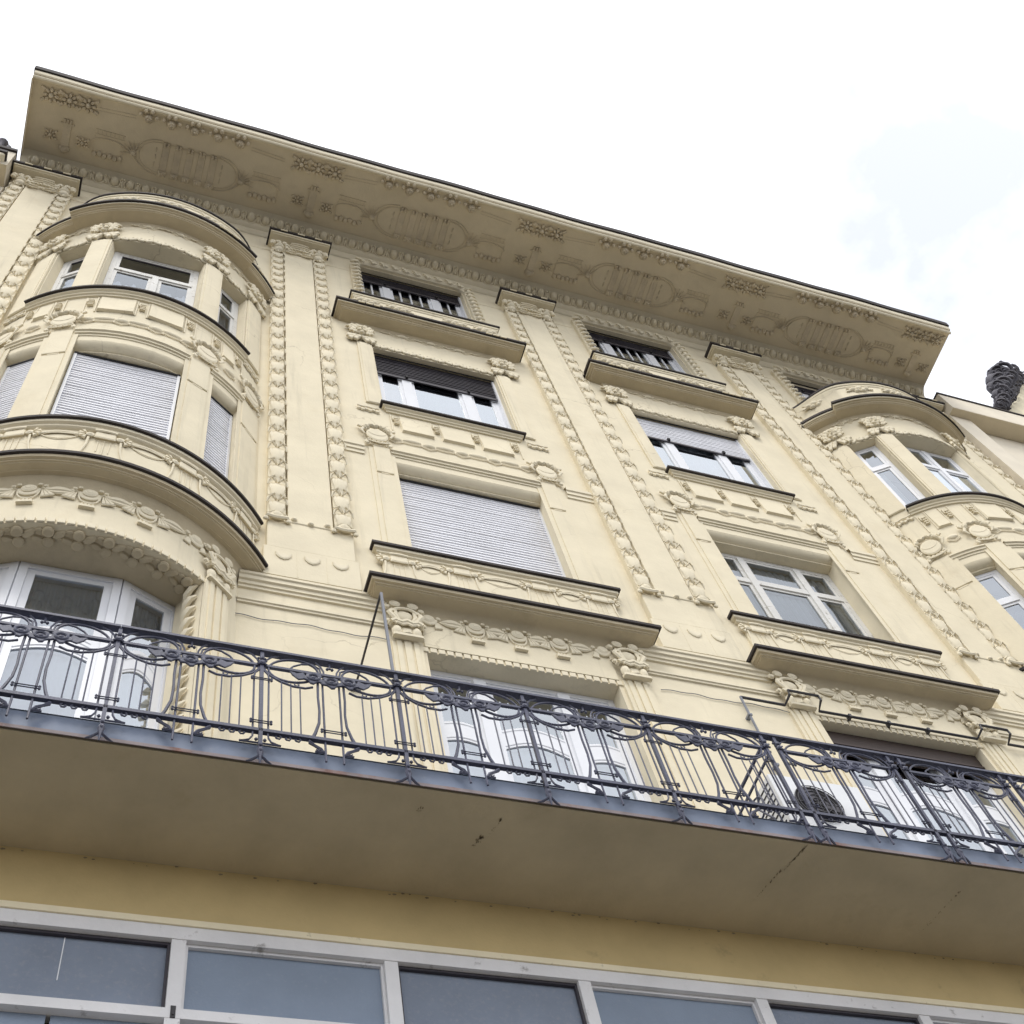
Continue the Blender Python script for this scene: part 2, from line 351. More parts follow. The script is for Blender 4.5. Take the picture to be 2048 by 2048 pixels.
# ---- soffit ornaments of the eaves (local x along the street, local z away from the wall, raised downwards)
SOF = Matrix.Translation((0, 0, 22.181)) @ Matrix(((1, 0, 0, 0), (0, 0, -1, 0), (0, 1, 0, 0), (0, 0, 0, 1)))
def sof(name, me, x, out, sx=1, sz=1, rot=0): return put(name, me, EAVES, SOF @ Matrix.Translation((x, 0, out)) @ Matrix.Rotation(rot, 4, 'Y') @ Matrix.Diagonal((sx, 1.35, sz, 1)))
def paw(b):
    b.dome(0, 0, .075, .075, .085, 10, 4); b.dome(0, 0, .03, .03, .105, 8, 3)
    for k in range(10):
        a = 2*pi*k/10; b.tube([(.07*cos(a), -.01, .07*sin(a)), (.035*cos(a), -.085, .035*sin(a))], .008, 4)
    for a in (20, 70, 115, 160): b.ball((.125*cos(R_(a)), -.03, .125*sin(R_(a))), .034, 8, 5)
def rosette(b):
    for k in range(8):
        a = 2*pi*k/8; b.dome(.07*cos(a), .07*sin(a), .040, .028, .05, 8, 2, rot=a)
    b.dome(0, 0, .05, .05, .035, 10, 2); b.ball((0, -.05, 0), .03, 8, 5)
    for a in (35, 145, 215, 325): b.prism([(.10*cos(R_(a-14)), .10*sin(R_(a-14))), (.16*cos(R_(a-5)), .16*sin(R_(a-5))), (.165*cos(R_(a+9)), .165*sin(R_(a+9))), (.10*cos(R_(a+14)), .10*sin(R_(a+14)))], .035, .008)
def flute(b):
    for x in (-.05, .05): b.tube([(x, -.004, -.20), (x, -.004, .21)], .0065, 5)
    b.bbox(-.05, .05, -.20, .21, .007, .003); b.tube([(0, -.006, -.18), (0, -.006, .20)], .005, 4)
    for x in (-.026, .026):
        b.bbox(x-.018, x+.018, .19, .26, .04, .008); b.bbox(x-.022, x+.022, .215, .225, .055, .003)
    b.bbox(-.06, .06, -.275, -.185, .04, .014); b.dome(0, -.23, .034, .034, .07, 8, 3)
    b.tube([(-.09, -.004, .235), (.09, -.004, .235)], .006, 4)
def loopline(b):                 # a round loop beside the fluted strips
    for k, rr in ((1, .010), (.86, .006)): b.tube([(.44+.36*k*cos(t), -.003, .27*k*sin(t)) for t in lin(-pi/2, pi/2, 19)], rr, 5)
    b.tube([(.70, -.004, -.19), (.80, -.006, -.10), (.86, -.006, .0)], [.012, .010, .006], 5)
    for z in (-.11, 0, .11): b.dome(.505, z, .014, .045, .014, 6, 2)
def archmed(b):
    b.tube([(-.22, -.004, .12), (-.22, -.004, -.12)], .009, 4); b.tube([(.22, -.004, .12), (.22, -.004, -.12)], .009, 4)
    b.tube([(.24*cos(a), -.004, .03+.08*sin(a)) for a in lin(0, pi, 13)], .012, 5)
    b.tube([(-.22, -.004, .22), (.22, -.004, .22)], .007, 4); b.tube([(-.22, -.004, .15), (.22, -.004, .15)], .007, 4)
    for x in lin(-.19, .19, 7): b.tube([(x, -.004, .15), (x, -.004, .215)], .006, 4)
    for i, x in enumerate(lin(-.19, .19, 6)): b.dome(x, -.16+.02*(i % 2), .045, .05, .045, 8, 2)
def stem(b):
    b.bbox(-.06, .06, -.20, .22, .014, .007)
    for x in (-.045, 0, .045): b.bbox(x-.012, x+.012, .18, .25, .03, .006)
    b.bbox(-.10, .10, .16, .185, .02, .006); b.dome(0, -.22, .065, .06, .06, 9, 3); b.dome(-.05, -.20, .04, .05, .045, 8, 2); b.dome(.05, -.20, .04, .05, .045, 8, 2)
def fan(b):
    for a in lin(-70, 70, 7): b.tube([(0, -.01, 0), (.09*sin(R_(a)), -.02, .09*cos(R_(a))), (.2*sin(R_(a)), -.004, .2*cos(R_(a)))], [.012, .010, .004], 4)
    b.dome(0, 0, .05, .05, .05, 8, 3)
mm = {f.__name__: shared(f.__name__, 'sooty', f) for f in (paw, rosette, flute, loopline, archmed, stem, fan)}
for xc, k in BAYS:
    c = xc+.06
    for x in (-.70, -.355, 0, .355, .70): sof('rosette_boss', mm['paw'], c+x, 1.24)
    for x in (-.365, -.18, 0, .18, .365): sof('flute', mm['flute'], c+x, .70)
    for s in (-1, 1): sof('loop_line', mm['loopline'], c, .70, s)
    for s in (-1, 1):
        sof('arch_medallion', mm['archmed'], c+s*1.20, .66); sof('fan_leaf', mm['fan'], c+s*.83, .66, rot=s*.5)
for x in PIL:
    c = x if x < 9 else 9.45
    for d in (-.27, 0, .27): sof('rosette', mm['rosette'], c+.07+d, 1.19, 1.12, 1.12)
    sof('stem', mm['stem'], c+.09, .66)
    for d in (-.20, .27): sof('flower', mm['rosette'], c+.07+d, .62, .75, .75)
b = MB()
for xc, k in BAYS:
    for s in (-1, 1): b = MB(); b.tube([(xc+.06+s*.88, -1.235, 22.178), (xc+.06+s*1.42, -1.20, 22.178)], .010, 4).tube([(xc+.06+s*.88, -1.19, 22.178), (xc+.06+s*1.42, -1.155, 22.178)], .008, 4); pmb('soffit_line', b, 'sooty', parent=EAVES)
pmb('end_board', MB().box(-6.157, -6.15, -1.37, -.02, 22.10, 22.178), 'relief', 0, parent=EAVES)

# ---- pilasters
ZL = [20.86, 20.57, 20.27, 19.97, 19.67, 19.36, 19.03, 18.67, 18.29, 17.90, 17.50, 17.09, 16.68, 16.27, 15.87, 15.46, 15.05, 14.64, 14.22, 13.80, 13.38, 12.97, 12.58]
def gleaf(b):                    # one bud of the hanging garland, unit height 1
    b.dome(0, -.52, .072, .47, .060, 10, 3)
    b.dome(-.045, -.45, .036, .36, .045, 7, 2, rot=.06); b.dome(.045, -.45, .036, .36, .045, 7, 2, rot=-.06)
    for s in (-1, 1):
        b.tube([(s*.012, -.045, -.16), (s*.05, -.078, -.03), (s*.082, -.060, -.13), (s*.092, -.03, -.30)], [.010, .018, .016, .006], 5)
    b.tube([(0, -.05, -.10), (0, -.082, -.05), (0, -.072, -.22)], [.012, .02, .006], 5)
    for s in (-1, 1): b.tube([(s*.03, -.05, -.80), (s*.078, -.035, -.93), (s*.088, -.02, -.82)], [.012, .014, .005], 5)
def scrollfoot(b):
    b.dome(0, .09, .085, .10, .06, 10, 3); b.dome(0, .10, .055, .06, .08, 10, 2)
    b.tube([(-.11, -.02, .0), (-.085, -.06, .03), (-.03, -.07, .0), (.03, -.07, .0), (.085, -.06, .03), (.11, -.02, .0)], [.022, .03, .028, .028, .03, .022], 6)
    for s in (-1, 1): b.ball((s*.105, -.04, -.015), .03, 7, 5)
def pcap(b):                     # fruit and ribbon capital, width .8, origin at its foot
    for s in (-1, 1):
        x = s*.29
        b.dome(x, .16, .085, .075, .10, 12, 3); b.dome(x, .17, .062, .045, .125, 10, 2); b.dome(x, .03, .075, .11, .075, 9, 3)
        for dx, dz, r in ((-.10, .26, .05), (-.02, .29, .055), (.07, .28, .05), (.11, .20, .04), (-.11, .17, .04), (.10, .10, .03)): b.ball((x+s*dx*-1, -.07, dz), r, 8, 5)
    for j in range(3): b.tube([(x, -.075-.02*j, .135+.062*j+.075*cos(x/.2*pi/2)) for x in lin(-.17+.02*j, .17-.02*j, 11)], [.010+.010*cos(x/.2*pi/2) for x in lin(-.17+.02*j, .17-.02*j, 11)], 6)
    for x in lin(-.18, .18, 8): b.ball((x, -.075, -.015+.085*cos(x/.22*pi/2)), .030+.006*sin(x*90), 7, 5)
    for x in lin(-.14, .14, 5): b.dome(x, -.075+.07*cos(x/.22*pi/2), .038, .026, .05, 7, 2)
    for s in (-1, 1):
        b.tube([(s*.20, -.05, .02), (s*.13, -.06, -.05), (s*.04, -.05, -.03)], [.02, .022, .008], 5)
        b.tube([(s*.20, -.04, -.02), (s*.12, -.04, -.11), (s*.02, -.04, -.12)], [.012, .014, .006], 5)
def shieldm(b):
    b.prism([(-.075, .055), (-.04, .035), (0, .03), (.04, .035), (.075, .055), (.07, 0), (.04, -.045), (0, -.065), (-.04, -.045), (-.07, 0)], .035, .012)
lm = shared('garland_bud', 'relief', gleaf); fm = shared('garland_foot', 'relief', scrollfoot); cm = shared('capital_fruit', 'relief', pcap); sm = shared('shield', 'relief', shieldm)
bead = shared('bead', 'relief', lambda b: b.dome(0, 0, .034, .030, .045, 8, 3))
for pi_, x in enumerate(PIL):
    fr = Flat(x)
    b = MB()
    b.bbox(x-.215, x+.215, 12.20, 21.02, .075, .012).bbox(x-.41, x-.235, 12.20, 21.05, .062, .01).bbox(x+.235, x+.41, 12.20, 21.05, .062, .01)
    b.bbox(x-.41, x+.41, 21.0, 21.34, .085, .01)
    b.bbox(x-.41, x+.41, 11.70, 12.20, .067, .006); b.bbox(x-.44, x+.44, 11.20, 11.702, .0685, .006)
    for d in (-.135, .135): b.bbox(x+d-.006, x+d+.006, 11.22, 11.66, .0705, .001)
    PL = pmb('pilaster', b, 'plaster')
    pm = moulding(fr, .205, [(.06, 21.27), (.10, 21.30), (.20, 21.315), (.235, 21.318), (.235, 21.34), (.262, 21.343), (.262, 21.39)])
    pmb('abacus', pm, 'relief', parent=PL)
    pmb('abacus_flashing', moulding(fr, .205, [(.255, 21.393), (.287, 21.393), (.287, 21.46), (.0, 21.53)]), 'metal', 0, PL)
    for d in (-.27, 0, .27): put('flashing_tab', shared('flashing_tab', 'relief', lambda b: b.box(-.055, .055, -.012, 0, -.014, .014), 0), PL, T(x+d, -.2875, 21.408))
    put('capital_fruit', cm, PL, T(x, -.085, 20.98, 0, 1.05, .75, .80))
    for s in (-1, 1):
        for i, z in enumerate(ZL):
            h = (z-ZL[i+1]) if i+1 < len(ZL) else .36
            put('garland_bud', lm, PL, T(x+s*.322+random.uniform(-.004, .004), -.060, z+.05, 0, 1.06, .62, h))
        put('garland_foot', fm, PL, T(x+s*.322, -.06, 12.19, 0, 1, .7, 1))
    for d in (-.16, 0, .16): put('bead', bead, PL, T(x+d, -.070, 12.255-.03*(d == 0), 0, 1, .8, 1))
    for d in (-.26, 0, .26): put('shield', sm, PL, T(x+d, -.068, 11.545, 0, 1, .45, 1))

# ---- string courses between bays and pilasters
def strings(a, c):
    b = MB()
    b.grid([[(a, -o, z), (c, -o, z)] for o, z in [(0, 10.99), (.02, 10.995), (.02, 11.03), (.035, 11.035), (.035, 11.08), (.055, 11.09), (.055, 11.14), (.07, 11.15), (.07, 11.185), (0, 11.225)]])
    b.grid([[(a, -o, z), (c, -o, z)] for o, z in [(0, 10.755), (.018, 10.76), (.018, 10.785), (.03, 10.79), (.03, 10.82), (0, 10.835)]])
    pmb('string_course', b)
def strings3(a, c):
    pmb('string_course', MB().grid([[(a, -o, z), (c, -o, z)] for o, z in [(0, 14.26), (.015, 14.265), (.015, 14.33), (.03, 14.335), (.03, 14.40), (.045, 14.41), (.045, 14.47), (0, 14.50)]]))
for a, c in ((-6.1, -5.32), (-2.5, -1.2), (1.2, 2.6), (5.0, 6.32), (8.9, 9.99)): strings(a, c)
for a, c in ((-1.45, -1.2), (1.2, 1.53), (2.35, 2.6), (5.0, 5.37)): strings3(a, c)
for a, c in ((-5.24, -2.28), (-1.44, -1.05), (1.05, 1.52), (2.36, 2.75), (4.85, 5.36), (6.2, 9.13)): pmb('joint_line', MB().box(a, c, -.004, .01, 21.13, 21.142), 'soffit', 0)

# ------------------------------------------------------------------ relief ornaments
def clasp(b):                    # disc with pleated tassels, loop and small dentilled bar
    b.disc(0, 0, .058, .06, 16, .3); b.disc(0, 0, .036, .07, 12, .2); b.prism([(.088*cos(a), .088*sin(a)-.012) for a in lin(R_(165), R_(375), 10)], .030, .008)
    for s in (-1, 1):
        for q, (x, z) in enumerate(((.075, .062), (.115, .045), (.13, .012))): b.prism([(s*(x-.018), z-.012), (s*(x+.014), z-.016), (s*(x+.02), z+.014), (s*(x-.012), z+.018)][::s], .050-.01*q, .008)
        for q in range(3): b.prism([(s*(.092+.008*q), -.01), (s*(.100+.008*q), -.01), (s*(.098+.034*(q+1)), -.125+.008*q), (s*(.098+.034*q), -.135+.008*q)][::s], .034, .012)
        b.dome(s*.102, .0, .020, .016, .055, 7, 2)
    b.tube([(.080*cos(a), -.018, -.03+.125*sin(a)) for a in lin(R_(180), R_(360), 15)], .008, 5)
    b.bbox(-.058, .058, -.245, -.215, .055, .006)
    for x in (-.04, -.013, .013, .04): b.bbox(x-.009, x+.009, -.215, -.18, .04, .004)
def claspend(b):
    b.disc(0, 0, .055, .06, 14, .3); b.prism([(.08*cos(a), .08*sin(a)-.01) for a in lin(R_(170), R_(370), 10)], .04, .01)
    for s in (-1, 1): b.prism([(s*.05, -.04), (s*.09, -.03), (s*.12, -.12), (s*.05, -.13)][::s], .028, .008); b.dome(s*.09, .03, .03, .03, .05, 7, 2)
def swag(b):                     # lens of three cloth folds, unit width
    for k, (h, d) in enumerate(((.045, .028), (.0, .045), (-.045, .028))):
        b.tube([(x, -d*cos(x*pi*.95), h*cos(x*pi)-.012*cos(x*pi)) for x in lin(-.5, .5, 11)], [.006+.020*cos(x*pi*.96) for x in lin(-.5, .5, 11)], 6)
    b.prism([(x, .062*cos(x*pi)) for x in lin(-.5, .5, 11)]+[(x, -.075*cos(x*pi)) for x in lin(.5, -.5, 11)[1:-1]], .015, .004)
def capital2(b):                 # shell capital over the window jamb pilasters, width .27, z 0 .. .54
    for s in (-1, 1):
        b.disc(s*.075, .50, .048, .07, 12, .3); b.dome(s*.145, .46, .035, .035, .05, 8, 2)
        b.tube([(s*.10, -.03, .42), (s*.135, -.06, .33), (s*.10, -.06, .26), (s*.06, -.05, .22)], [.016, .026, .024, .01], 6)
        b.tube([(s*.075, -.04, .40), (s*.085, -.06, .30), (s*.05, -.05, .23)], [.012, .022, .01], 6)
        b.dome(s*.08, .09, .045, .09, .07, 9, 3)
        b.dome(s*.115, .20, .04, .03, .06, 7, 2); b.dome(s*.145, .23, .03, .03, .05, 7, 2)
    b.tube([(.10*cos(a), -.05, .36+.075*sin(a)) for a in lin(0, pi, 11)], .018, 6)
    b.dome(0, .34, .085, .085, .05, 12, 3); b.tube([(x, -.06-.02*cos(x*10), .20+.015*cos(x*70)) for x in lin(-.13, .13, 13)], .026, 6)
    b.tube([(x, -.07, .165+.012*cos(x*80)) for x in lin(-.10, .10, 11)], .018, 6)
    b.bbox(-.04, .04, .04, .14, .04, .01); b.bbox(-.125, .125, -.015, .022, .075, .012); b.dome(0, .03, .085, .02, .09, 10, 2)
def pot(b):                      # band with cushion, flowers at both sides, hanging lines
    b.bbox(-.085, .085, -.055, .045, .05, .012); b.tube([(x, -.045-.02*cos(x*14), .06) for x in lin(-.09, .09, 9)], .020, 6)
    b.tube([(x, -.045-.012*cos(x*14), -.065-.01*cos(x*14)) for x in lin(-.09, .09, 9)], .011, 5)
    for s in (-1, 1):
        b.disc(s*.125, -.02, .036, .06, 10, .35)
        for a in (10, 50, -25, -60): b.prism([(s*(.14+.02*cos(R_(a))), -.02+.02*sin(R_(a))), (s*(.14+.085*cos(R_(a-13))), -.02+.085*sin(R_(a-13))), (s*(.14+.085*cos(R_(a+15))), -.02+.085*sin(R_(a+15)))][::s], .04, .008)
        b.tube([(s*.135, -.02, -.06), (s*.14, -.012, -.20), (s*.165, -.008, -.34), (s*.20, -.006, -.42)], [.012, .010, .008, .006], 5)
        b.tube([(s*.05, -.01, -.08), (s*.05, -.006, -.30)], .006, 4)
    b.tube([(0, -.01, -.08), (0, -.006, -.34)], .006, 4)
def aswag(b):                    # long ribbon swag of the apron, unit width
    for h, r in ((.05, .015), (.025, .010)): b.tube([(x, -.018, h*cos(x*pi)-.02) for x in lin(-.5, .5, 11)], r, 6)
    b.tube([(x, -.006, -.055*cos(x*pi)-.025) for x in lin(-.46, .46, 11)], .006, 4); b.tube([(x, -.006, -.075*cos(x*pi)-.025) for x in lin(-.40, .40, 11)], .005, 4)
def cartouche(b):                # shell shield with wreath, centre origin, .36 x .55
    b.prism([(.13*cos(a), .15*sin(a)-.02) for a in lin(0, 2*pi, 17)[:-1]], .045, .018); b.tube([(.10*cos(a), -.047, .03+.075*sin(a)) for a in lin(R_(190), R_(350), 11)], .009, 5)
    for i, a in enumerate(lin(0, pi, 9)): b.dome(.145*cos(a), .10+.09*sin(a), .055, .024, .10, 7, 2, rot=a+pi/2+.5*(-1)**i)
    for s in (-1, 1):
        b.dome(s*.12, .15, .05, .04, .09, 8, 3, rot=s*.5); b.tube([(s*.15, -.05, .10), (s*.19, -.05, .02), (s*.15, -.04, -.05)], [.018, .025, .01], 6)
        b.prism([(s*.17, .16), (s*.215, .19), (s*.225, .14), (s*.18, .11)][::s], .05, .01); b.dome(s*.135, -.24, .034, .045, .055, 7, 2)
    for x in lin(-.11, .11, 5): b.dome(x, -.17-.05*cos(x*12), .034, .03, .07, 7, 2)
    b.tube([(x, -.05, -.205-.03*cos(x*10)) for x in lin(-.13, .13, 9)], .014, 5)
def chain_long(b):
    b.dome(0, .015, .115, .042, .055, 10, 3)
    for k, z in enumerate((-.035, -.058)): b.tube([(x, -.014, z-.014*cos(x*13)) for x in lin(-.12, .12, 7)], .008, 4)
def chain_short(b):
    b.dome(0, .0, .078, .05, .075, 10, 3)
    for z in (-.055, -.08): b.tube([(-.085, -.014, z+.03), (0, -.018, z-.02), (.085, -.014, z+.03)], .008, 4)
def tick(b):
    for i, z in enumerate((.05, .012, -.026, -.06)): b.bbox(-.034, .034, z-.006, z+.006, .040, .003)
    b.bbox(-.006, .006, -.05, .08, .028, .003); b.bbox(-.05, -.034, .02, .10, .03, .004)
    b.bbox(-.075, -.06, -.20, .16, .010, .004); b.bbox(.06, .075, -.20, .16, .010, .004)
def sillleaf(b):
    b.tube([(x, -.03, .03+.008*cos(x*50)) for x in lin(-.13, .13, 9)], .02, 6)
    for i, x in enumerate(lin(-.11, .11, 6)): b.dome(x, -.03-.02*(i % 2), .032, .036, .055, 7, 2)
def mascaron(b):                 # small face among fruit and leaves
    b.dome(0, .0, .075, .105, .115, 12, 4); b.tube([(0, -.105, .035), (0, -.135, -.012), (0, -.118, -.02)], [.010, .018, .012], 5)
    for s in (-1, 1):
        b.tube([(s*.012, -.112, .04), (s*.035, -.108, .048), (s*.06, -.08, .03)], .009, 4); b.ball((s*.032, -.10, .022), .013, 6, 4)
        b.ball((s*.038, -.092, -.022), .026, 7, 5)
        for dx, dz, r in ((.085, .06, .045), (.10, -.01, .042), (.085, -.07, .036), (.13, .03, .036), (.135, -.05, .03), (.05, .125, .045), (.115, .115, .038), (.155, .085, .026)): b.ball((s*dx, -.06, dz), r, 7, 5)
        b.dome(s*.11, .175, .055, .028, .06, 7, 2, rot=s*.5); b.dome(s*.16, .14, .045, .024, .05, 7, 2, rot=-s*.4)
        for i, (x, z) in enumerate(((.03, -.16), (.09, -.15), (.15, -.17), (.06, -.22), (.13, -.23))): b.prism([(s*(x-.045), z+.05), (s*(x+.03), z+.045), (s*(x+.05), z-.035), (s*x, z-.055)][::s], .045, .012)
    b.tube([(-.025, -.106, -.05), (0, -.113, -.054), (.025, -.106, -.05)], .009, 4); b.ball((0, -.09, -.085), .026, 7, 5); b.dome(0, .15, .06, .045, .09, 9, 3)
def fringe(b):
    b.prism([(-.05, .045), (.05, .045), (.048, .0), (.02, -.03), (-.03, -.045), (-.05, -.015)], .035, .012)
    b.dome(.0, .03, .035, .02, .045, 6, 2)
def frosette(b):
    b.dome(0, 0, .075, .035, .055, 10, 3)
    for s in (-1, 1):
        b.dome(s*.06, -.01, .035, .025, .045, 7, 2); b.tube([(s*.05, -.015, -.03), (s*.10, -.012, -.075), (s*.145, -.008, -.07)], [.012, .010, .005], 5)
        b.tube([(s*(.08+.27*t), -.018, .028*sin(t*pi*2)+.01) for t in lin(0, 1, 9)], [.016-.009*t for t in lin(0, 1, 9)], 5)
        b.tube([(s*(.08+.25*t), -.014, -.03*sin(t*pi*2)-.012) for t in lin(0, 1, 9)], .008, 4)
def roses(b):
    for x, z, r in ((-.10, 0, .05), (0, .03, .06), (.10, -.005, .05), (.05, -.06, .045), (-.045, -.06, .042)): b.dome(x, z, r*1.25, r, .06, 9, 3)
    for s in (-1, 1): b.dome(s*.18, -.03, .055, .025, .03, 7, 2, rot=-s*.3); b.dome(s*.15, .055, .05, .022, .03, 7, 2, rot=s*.3)
def dentil(b): b.bbox(-.029, .029, -.032, .030, .04, .006); b.bbox(-.018, .018, .03, .045, .015, .004)
ORN = {f.__name__: shared(f.__name__, 'relief', f) for f in (clasp, claspend, swag, capital2, pot, aswag, cartouche, chain_long, chain_short, tick, sillleaf, mascaron, fringe, frosette, roses, dentil)}
NICE = dict(clasp='festoon_clasp', claspend='festoon_clasp', swag='festoon_swag', capital2='shell_capital', pot='ribbon_knot', aswag='ribbon_swag', cartouche='cartouche', chain_long='chain_link', chain_short='chain_link', tick='notched_block', sillleaf='sill_leaf', mascaron='mascaron', fringe='fringe_leaf', frosette='frieze_rosette', roses='rose_cluster', dentil='dentil')
SYD = dict(tick=.8, mascaron=.78, capital2=.62, fringe=.7, dentil=.36, chain_short=.5, chain_long=.5, cartouche=.48, roses=.8, clasp=.6, claspend=.6)
def orn(k, fr, s, o, z, parent, sx=1, sz=1, sy=None):
    sy = SYD.get(k, .55) if sy is None else sy
    return put(NICE[k], ORN[k], parent, fr.M(s, o, z, sx, sz, sy))

# ------------------------------------------------------------------ windows (local: x across, y into the room, z up from 0)
def rect_frame(b, x0, x1, z0, z1, t, y0, y1):
    b.box(x0, x0+t, y0, y1, z0, z1).box(x1-t, x1, y0, y1, z0, z1).box(x0+t, x1-t, y0+.002, y1, z0, z0+t).box(x0+t, x1-t, y0+.002, y1, z1-t, z1)
def shutter_mesh(w, h, pitch=.055):
    b = MB(); n = int(h/pitch); rows = []; rn = random.Random(int(w*1000+h*10))
    for i in range(n):
        z = h-i*pitch; j1, j2 = rn.uniform(-.003, .003), rn.uniform(-.003, .003)
        for dz, y in ((0, .008), (-.004, .0), (-.020, -.012), (-.041, -.014), (-.044, .004), (-.0548, .008)): rows.append([(-w, y+j1, z+dz+j2*.5), (w, y+j2, z+dz+j1*.5)])
    return b.grid(rows)
def curtain_mesh(w, z0, z1, scal=0, y=.075, fold=.012, k=14):
    xs = lin(-w, w, 60); b = MB(); rows = []
    for t in lin(0, 1, 6): rows.append([(x, y+fold*sin(x*k*6.28/1.2+t), (z0-(scal*abs(sin(x*16)) if scal else 0))*(1-t)+z1*t) for x in xs])
    return b.grid(rows)
def window(M, w, h, mullions=(), transom=None, mat='white', gl='glass', shutter=None, sh=0, curtain=None, frame_t=.06, mull_t=.085, name='window', catches=True, bars=0, label=None, toplight=False):
    b = MB(); rect_frame(b, -w, w, 0, h, frame_t, -.005, .07)
    edges = [-w+frame_t]+[e for m in mullions for e in (m-mull_t/2, m+mull_t/2)]+[w-frame_t]
    for m in mullions: b.box(m-mull_t/2, m+mull_t/2, -.022, .06, frame_t, (transom-.045) if toplight else h-frame_t)
    if transom: b.box(-w+frame_t, w-frame_t, -.014, .058, transom-.045, transom+.045)
    zz = [frame_t, h-frame_t] if not transom else [frame_t, transom-.045, transom+.045, h-frame_t]
    cells = [(edges[i], edges[i+1], zz[j], zz[j+1]) for i in range(0, len(edges), 2) for j in range(0, len(zz), 2) if not (toplight and j)]
    if toplight: cells.append((edges[0], edges[-1], zz[2], zz[3]))
    sash = MB()
    for c_ in cells: rect_frame(sash, *c_, .042, .001, .05)
    win = part(name, b.mesh(name, mat, 0), M, label=label)
    put('sash', sash.mesh('sash', mat, 0), win, M)
    for a, c, za, zb in cells:
            a += .03; c -= .03
            p = MB().add([(a, .014, za+.03), (c, .014, za+.03), (c, .014, zb-.03), (a, .014, zb-.03)], [(0, 1, 2, 3)])
            put('pane', p.mesh('pane', gl, 0, False), win, M)
    if bars:
        for i in range(0, len(edges), 2):
            a, c = edges[i], edges[i+1]
            k = 3 if (c-a) > .55 else 1
            for q in range(k):
                x = a+(c-a)*(q+1)/(k+1); put('glazing_bar', MB().box(x-.013, x+.013, .004, .036, frame_t, h-frame_t).mesh('glazing_bar', mat, 0), win, M)
    if shutter:
        put('roller_shutter', shutter_mesh(w-.012, sh).mesh('roller_shutter', shutter, 60), win, M @ Matrix.Translation((0, -.024 if sh < h-.2 else -.04, h-sh)))
        for gx in (-w, w-.028): put('shutter_guide', MB().box(gx, gx+.028, -.062, -.006, 0, h).mesh('shutter_guide', 'white' if shutter == 'shutter' else mat, 0), win, M)
        put('shutter_slot', MB().box(-w, w, -.066, -.0575, h-.035, h-.001).mesh('shutter_slot', 'black', 0), win, M)
        if sh < h-.2:
            zb = h-sh
            put('shutter_end_bar', MB().box(-w+.02, w-.02, -.042, -.0235, zb-.045, zb+.004).mesh('shutter_end_bar', 'dshutter', 0), win, M)
            if catches:
                for x in (-.45*w*1.1, .45*w*1.1): put('shutter_stop', MB().box(x-.016, x+.016, -.070, -.0425, zb-.03, zb+.035).mesh('shutter_stop', 'black', 0), win, M)
    if curtain:
        for (cw, cx, z0, z1, scal, cm_) in curtain:
            put('curtain', curtain_mesh(cw, z0, z1, scal).mesh('curtain', cm_, 60), win, M @ Matrix.Translation((cx, 0, 0)))
    return win
def french_doors(M, w, h, top='glass', mat='white', box=None, blinds=True):
    """three-part balcony door with arched rail, used on the balcony storey"""
    b = MB(); rect_frame(b, -w, w, 0, h, .06, -.01, .08)
    ms = (-.375*w/.86, .375*w/.86)
    for m in ms: b.box(m-.055, m+.055, -.03, .07, .06, h-.06)
    win = part('balcony_door', b.mesh('balcony_door', mat, 0), M)
    edges = [-w+.06, ms[0]-.055, ms[0]+.055, ms[1]-.055, ms[1]+.055, w-.06]
    for i in (0, 2, 4):
        a, c = edges[i], edges[i+1]; s = MB(); rect_frame(s, a, c, .06, h-.06, .055, .0, .06)
        zr = h-.80
        mid = (a+c)/2; hw = (c-a)/2-.055
        top_ = [(x, zr+.10+(.09 if i == 2 else .03)*cos((x-mid)/hw*pi/2)) for x in lin(mid-hw, mid+hw, 11)]
        bot_ = [(x, zr-.14+(.10 if i == 2 else .03)*cos((x-mid)/hw*pi/2)) for x in lin(mid+hw, mid-hw, 11)]
        s.prism(top_+bot_, .05, .0, .052)
        s.tube([(x, .003, z-.03) for x, z in top_], .006, 5); s.tube([(x, .003, z+.03) for x, z in bot_], .007, 5)
        put('door_leaf', s.mesh('door_leaf', mat, 30), win, M)
        for z0, z1 in ((.11, zr), (zr, h-.11)):
            p = MB().add([(a+.04, .014, z0), (c-.04, .014, z0), (c-.04, .014, z1), (a+.04, .014, z1)], [(0, 1, 2, 3)])
            put('pane', p.mesh('pane', 'glass', 0, False), win, M)
        if blinds:
            put('curtain', curtain_mesh(hw+.03, .1, zr+.05, 0).mesh('curtain', 'curtain', 60), win, M @ Matrix.Translation((mid, 0, 0)))
            put('curtain', curtain_mesh(hw+.03, zr+.10, h-.1, 0, y=.26, fold=.006, k=40).mesh('curtain', 'darksheer', 60), win, M @ Matrix.Translation((mid, 0, 0)))
    if box: put('shutter_box', MB().box(-w, w, -.075, -.032, h-.30, h).box(-w, w, -.085, -.0755, h-.20, h-.175).box(-w, w, -.085, -.0755, h-.305, h-.28).mesh('shutter_box', box, 0), win, M)
    return win

